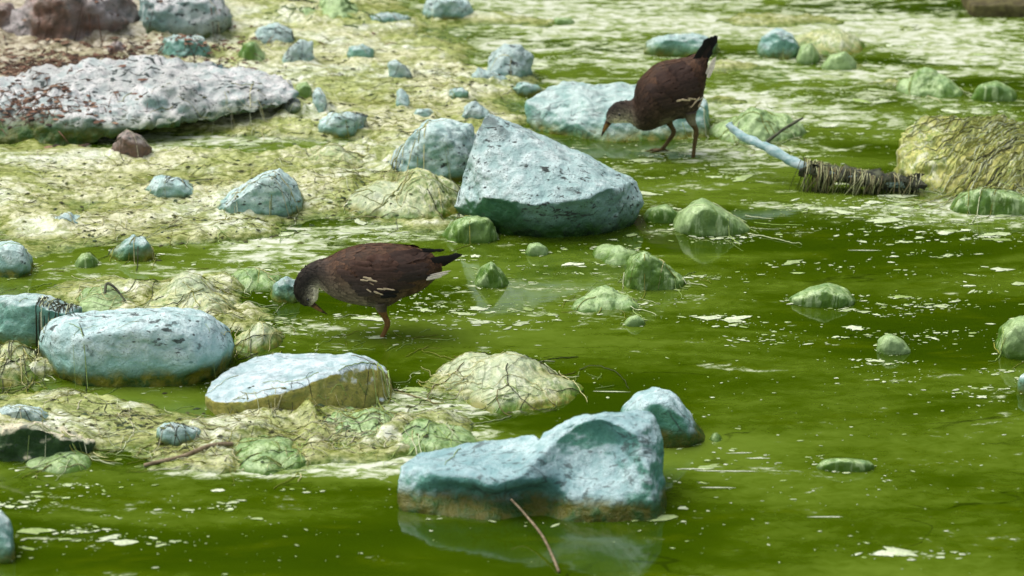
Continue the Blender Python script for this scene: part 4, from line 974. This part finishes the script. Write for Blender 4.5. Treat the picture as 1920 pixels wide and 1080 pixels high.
        for (u0, v0, u1, v1, wd_, c) in B['flash']:
            acc = Acc(); feather(acc, u0, v0, u1, v1, wd_, jc(c, 0.12), 0.0075, sgn)
            acc.build('buff_feather' if c[0] > 0.2 else 'dark_feather', M['feather'], wing)
    acc = Acc()
    for (u0, v0, u1, v1, wd_, c, l0, l1) in B['tail']: feather(acc, u0, v0, u1, v1, wd_, jc(c, 0.2), 0, 1, l0, l1, 0, 0.75)
    acc.build('tail', M['feather'], root)
    acc = Acc()
    for (u0, v0, u1, v1, wd_, c, l0, l1) in B['under']: feather(acc, u0, v0, u1, v1, wd_, jc(c, 0.1), 0, 1, l0, l1, 0, 0.6)
    acc.build('undertail_feathers', M['feather'], root)
    acc = Acc()
    for (u0, v0, u1, v1, wd_) in B['throat']: feather(acc, u0, v0, u1, v1, wd_, jc((0.80, 0.72, 0.52), 0.12), 0.0018, 1); feather(acc, u0, v0, u1, v1, wd_, (0.80, 0.72, 0.52), 0.0018, -1)
    tag(acc.build('throat_feathers', M['feather'], root), kind='stuff')
    # bill and eyes
    (t0, b0, tp) = B['bill']; a = Acc(); NB, NSb = 10, 12
    for i in range(NB + 1):
        t = i / NB; k = (1 - t) ** 0.75 if t < 1 else 0.02
        k = max(k, 0.04)
        c0 = ((t0[0] + b0[0]) / 2, (t0[1] + b0[1]) / 2); hh = ((t0[0] - b0[0]) / 2, (t0[1] - b0[1]) / 2)
        bend = math.sin(math.pi * t) * 0.12
        for q in range(NSb):
            an = 2 * math.pi * q / NSb
            u = c0[0] + (tp[0] - c0[0]) * t + hh[0] * k * math.cos(an) + hh[0] * bend; v = c0[1] + (tp[1] - c0[1]) * t + hh[1] * k * math.cos(an) + hh[1] * bend
            a.v.append(uvw(u, v, math.sin(an) * 0.0055 * k)); yl = math.cos(an) < 0
            a.c.append((0.23, 0.12, 0.03) if (t > 0.12 and t < 0.62 and abs(math.cos(an)) < 0.8) else (0.05, 0.025, 0.012))
    for i in range(NB):
        for q in range(NSb):
            q2 = (q + 1) % NSb; a.f.append((i * NSb + q, i * NSb + q2, (i + 1) * NSb + q2, (i + 1) * NSb + q))
    a.build('bill', M['skin'], root)
    for sgn in (1, -1):
        bm = bmesh.new(); bmesh.ops.create_uvsphere(bm, u_segments=14, v_segments=10, radius=0.0034)
        em = bpy.data.meshes.new('eye'); bm.to_mesh(em); bm.free(); em.polygons.foreach_set('use_smooth', np.ones(len(em.polygons), dtype=bool))
        e = obj('eye', em, M['eye'], root); e.location = uvw(B['eye'][0], B['eye'][1], (side_lat(*B['eye']) - 0.0004) * sgn)
    return root
BK, FL_, BR, HD, BF, BL = (0.056, 0.026, 0.012), (0.11, 0.074, 0.042), (0.19, 0.15, 0.10), (0.016, 0.013, 0.010), (0.85, 0.75, 0.52), (0.30, 0.27, 0.17)
BLACK, BUFF, WHT = (0.008, 0.007, 0.007), (0.62, 0.48, 0.30), (0.72, 0.66, 0.52)
y1 = G(712, 632).y + 0.02
bird1 = dict(label='level-backed young brown moorhen stooping over the water, bill tucked down', seed=3, ox=520, oy=430, s=4.908, Y0=y1, foot=(714, 632), nf=4600, legv=715, legcol=(0.17, 0.085, 0.022),
    rings=[((300, 706), (342, 676), .007), ((255, 698), (358, 650), .012), ((205, 665), (372, 612), .0155), ((165, 610), (376, 575), .017), ((152, 550), (374, 545), .0175), ((165, 480), (372, 525), .017),
           ((195, 415), (385, 520), .018), ((255, 345), (400, 522), .020), ((350, 290), (425, 540), .026), ((460, 262), (480, 585), .036), ((600, 188), (580, 640), .046), ((780, 138), (750, 682), .053),
           ((960, 126), (900, 700), .055), ((1100, 136), (1040, 690), .052), ((1230, 160), (1160, 612), .046), ((1340, 192), (1290, 575), .038), ((1420, 230), (1400, 500), .028), ((1480, 280), (1470, 430), .016), ((1520, 310), (1515, 370), .006)],
    cols=[(900, 250, 330, BK), (600, 260, 130, BK), (1250, 230, 160, BK), (420, 400, 120, (0.035, 0.028, 0.022)), (330, 400, 70, HD), (190, 560, 90, HD), (230, 640, 60, HD), (255, 470, 70, HD), (352, 590, 72, BF), (372, 545, 62, BF), (350, 650, 36, BF), (300, 560, 40, (0.05, 0.035, 0.02)),
          (540, 520, 120, BR), (720, 590, 130, BR), (650, 440, 100, FL_), (850, 690, 70, BL), (1000, 640, 110, (0.06, 0.05, 0.035)), (1150, 480, 160, FL_), (1330, 480, 110, (0.075, 0.038, 0.014)), (1430, 440, 60, (0.06, 0.04, 0.02))],
    legs=[[(955, 640, -.022, .016), (965, 700, -.022, .0105), (990, 765, -.021, .0062), (1018, 830, -.02, .0064), (995, 900, -.02, .0048), (952, 985, -.02, .0048)],
          [(955, 560, .022, .016), (930, 590, .022, .010), (980, 610, .022, .006), (1000, 620, .022, .006)]],
    wing=[((560, 300), (760, 520), 7, 150, 26, ((0.05, 0.027, 0.018), (0.055, 0.04, 0.03)), .0035, (0.97, 0.02)),
          ((660, 240), (880, 500), 8, 200, 27, ((0.055, 0.026, 0.016), (0.045, 0.03, 0.022)), .0028, (0.98, 0.0)),
          ((820, 200), (1000, 480), 9, 260, 28, ((0.06, 0.027, 0.016), (0.04, 0.026, 0.018)), .0022, (0.98, -0.03)),
          ((1000, 180), (1130, 420), 8, 330, 28, ((0.042, 0.021, 0.014), (0.034, 0.024, 0.018)), .0016, (0.97, -0.04))],
    flash=[(775, 375, 850, 380, 8, BUFF), (800, 350, 880, 362, 8, BUFF), (840, 368, 932, 388, 9, BUFF), (832, 458, 876, 486, 7, BUFF), (898, 478, 985, 515, 9, BUFF), (928, 455, 1010, 462, 8, BUFF), (985, 450, 1092, 472, 7, BUFF), (860, 400, 900, 420, 5, (0.3, 0.22, 0.13)), (960, 530, 1110, 530, 22, BLACK), (990, 500, 1130, 490, 16, BLACK)],
    tail=[(1300, 190, 1545, 180, 16, BLACK, -.012, -.006), (1290, 200, 1530, 200, 16, BLACK, .008, .004)] + [(1350, 285 + 17 * k, 1705 - 26 * k, 200 + 30 * k, 30, BLACK, .004 * (k - 2) - .004, .010 * (k - 2)) for k in range(6)],
    under=[(1385, 392, 1575, 372, 11, WHT, -.034, -.020), (1375, 405, 1520, 396, 10, WHT, -.036, -.024), (1400, 382, 1600, 356, 10, WHT, -.028, -.016)],
    bill=((296, 704), (346, 672), (463, 786)), eye=(285, 628), throat=[(352, 655, 352, 590, 10), (362, 640, 366, 560, 12), (350, 600, 348, 530, 12), (366, 590, 374, 530, 11), (335, 560, 350, 520, 9), (338, 640, 340, 590, 8)])
make_bird(bird1)
y2 = G(1275, 289).y
bird2 = dict(label='tail-up young dark brown moorhen pecking beside the teal boulder', seed=5, ox=1100, oy=50, s=4.154, Y0=y2, foot=(1275, 289), nf=4300, legv=740, legcol=(0.10, 0.066, 0.022),
    rings=[((150, 728), (196, 750), .007), ((158, 680), (240, 742), .0125), ((185, 625), (300, 740), .0165), ((225, 590), (340, 742), .018), ((285, 576), (365, 752), .020), ((345, 572), (385, 772), .024), ((378, 548), (420, 796), .033), ((378, 490), (490, 803), .044),
           ((404, 415), (590, 768), .052), ((472, 342), (660, 737), .055), ((560, 276), (740, 706), .055), ((680, 250), (820, 700), .050), ((780, 236), (885, 620), .043), ((850, 210), (918, 490), .033), ((900, 205), (935, 380), .022), ((930, 205), (942, 300), .010)],
    cols=[(600, 350, 260, BK), (780, 330, 150, BK), (450, 480, 120, (0.03, 0.017, 0.012)), (190, 660, 70, HD), (230, 610, 60, HD), (290, 620, 60, (0.022, 0.015, 0.011)), (300, 732, 72, BF), (235, 740, 56, BF), (340, 720, 30, (0.12, 0.09, 0.06)), (290, 680, 30, (0.07, 0.05, 0.035)),
          (450, 700, 130, (0.034, 0.022, 0.015)), (580, 640, 110, (0.045, 0.03, 0.02)), (660, 715, 50, BL), (740, 650, 90, (0.06, 0.045, 0.032)), (820, 560, 100, (0.06, 0.042, 0.03)), (850, 420, 110, (0.036, 0.02, 0.014)), (830, 690, 40, BL)],
    legs=[[(650, 690, .022, .016), (640, 750, .022, .0105), (662, 800, .022, .0062), (683, 845, .022, .0064), (640, 915, .022, .0046), (590, 978, .022, .0046)],
          [(800, 640, -.022, .017), (810, 705, -.022, .011), (838, 760, -.022, .0064), (850, 800, -.022, .0064), (835, 900, -.022, .0048), (825, 1008, -.022, .0048)]],
    wing=[((440, 430), (620, 610), 7, 130, 25, ((0.04, 0.02, 0.013), (0.042, 0.026, 0.018)), .0035, (0.95, -0.22)),
          ((510, 350), (700, 560), 8, 145, 26, ((0.046, 0.021, 0.013), (0.04, 0.024, 0.016)), .0028, (0.93, -0.28)),
          ((620, 300), (745, 500), 8, 165, 26, ((0.042, 0.02, 0.013), (0.036, 0.022, 0.016)), .0022, (0.9, -0.34))],
    flash=[(690, 524, 752, 512, 8, BUFF), (735, 516, 800, 524, 7, BUFF), (782, 508, 846, 520, 7, BUFF), (805, 582, 842, 540, 5, BUFF), (826, 556, 872, 508, 6, BUFF), (862, 590, 898, 534, 6, BUFF), (850, 530, 915, 518, 5, WHT), (790, 580, 822, 566, 4, (0.3, 0.22, 0.14)), (880, 560, 905, 520, 4, WHT)],
    tail=[(835 + 10 * k, 270 + 12 * k, 945 + 16 * k, 68 + 4 * k + (k % 2) * 10, 26, BLACK, .004 * (k - 2) - .004, .010 * (k - 2)) for k in range(6)] + [(880, 330, 975, 170, 26, BLACK, -.010, -.006), (860, 300, 960, 130, 26, (0.02, 0.012, 0.009), -.012, -.008)],
    under=[(932, 350, 1004, 222, 18, WHT, -.022, -.012), (940, 375, 996, 255, 15, WHT, -.024, -.014)],
    bill=((150, 726), (197, 752), (113, 857)), eye=(255, 672), throat=[(205, 742, 265, 738, 7), (240, 736, 310, 734, 9), (285, 732, 345, 738, 9), (260, 720, 310, 716, 7)])
make_bird(bird2)
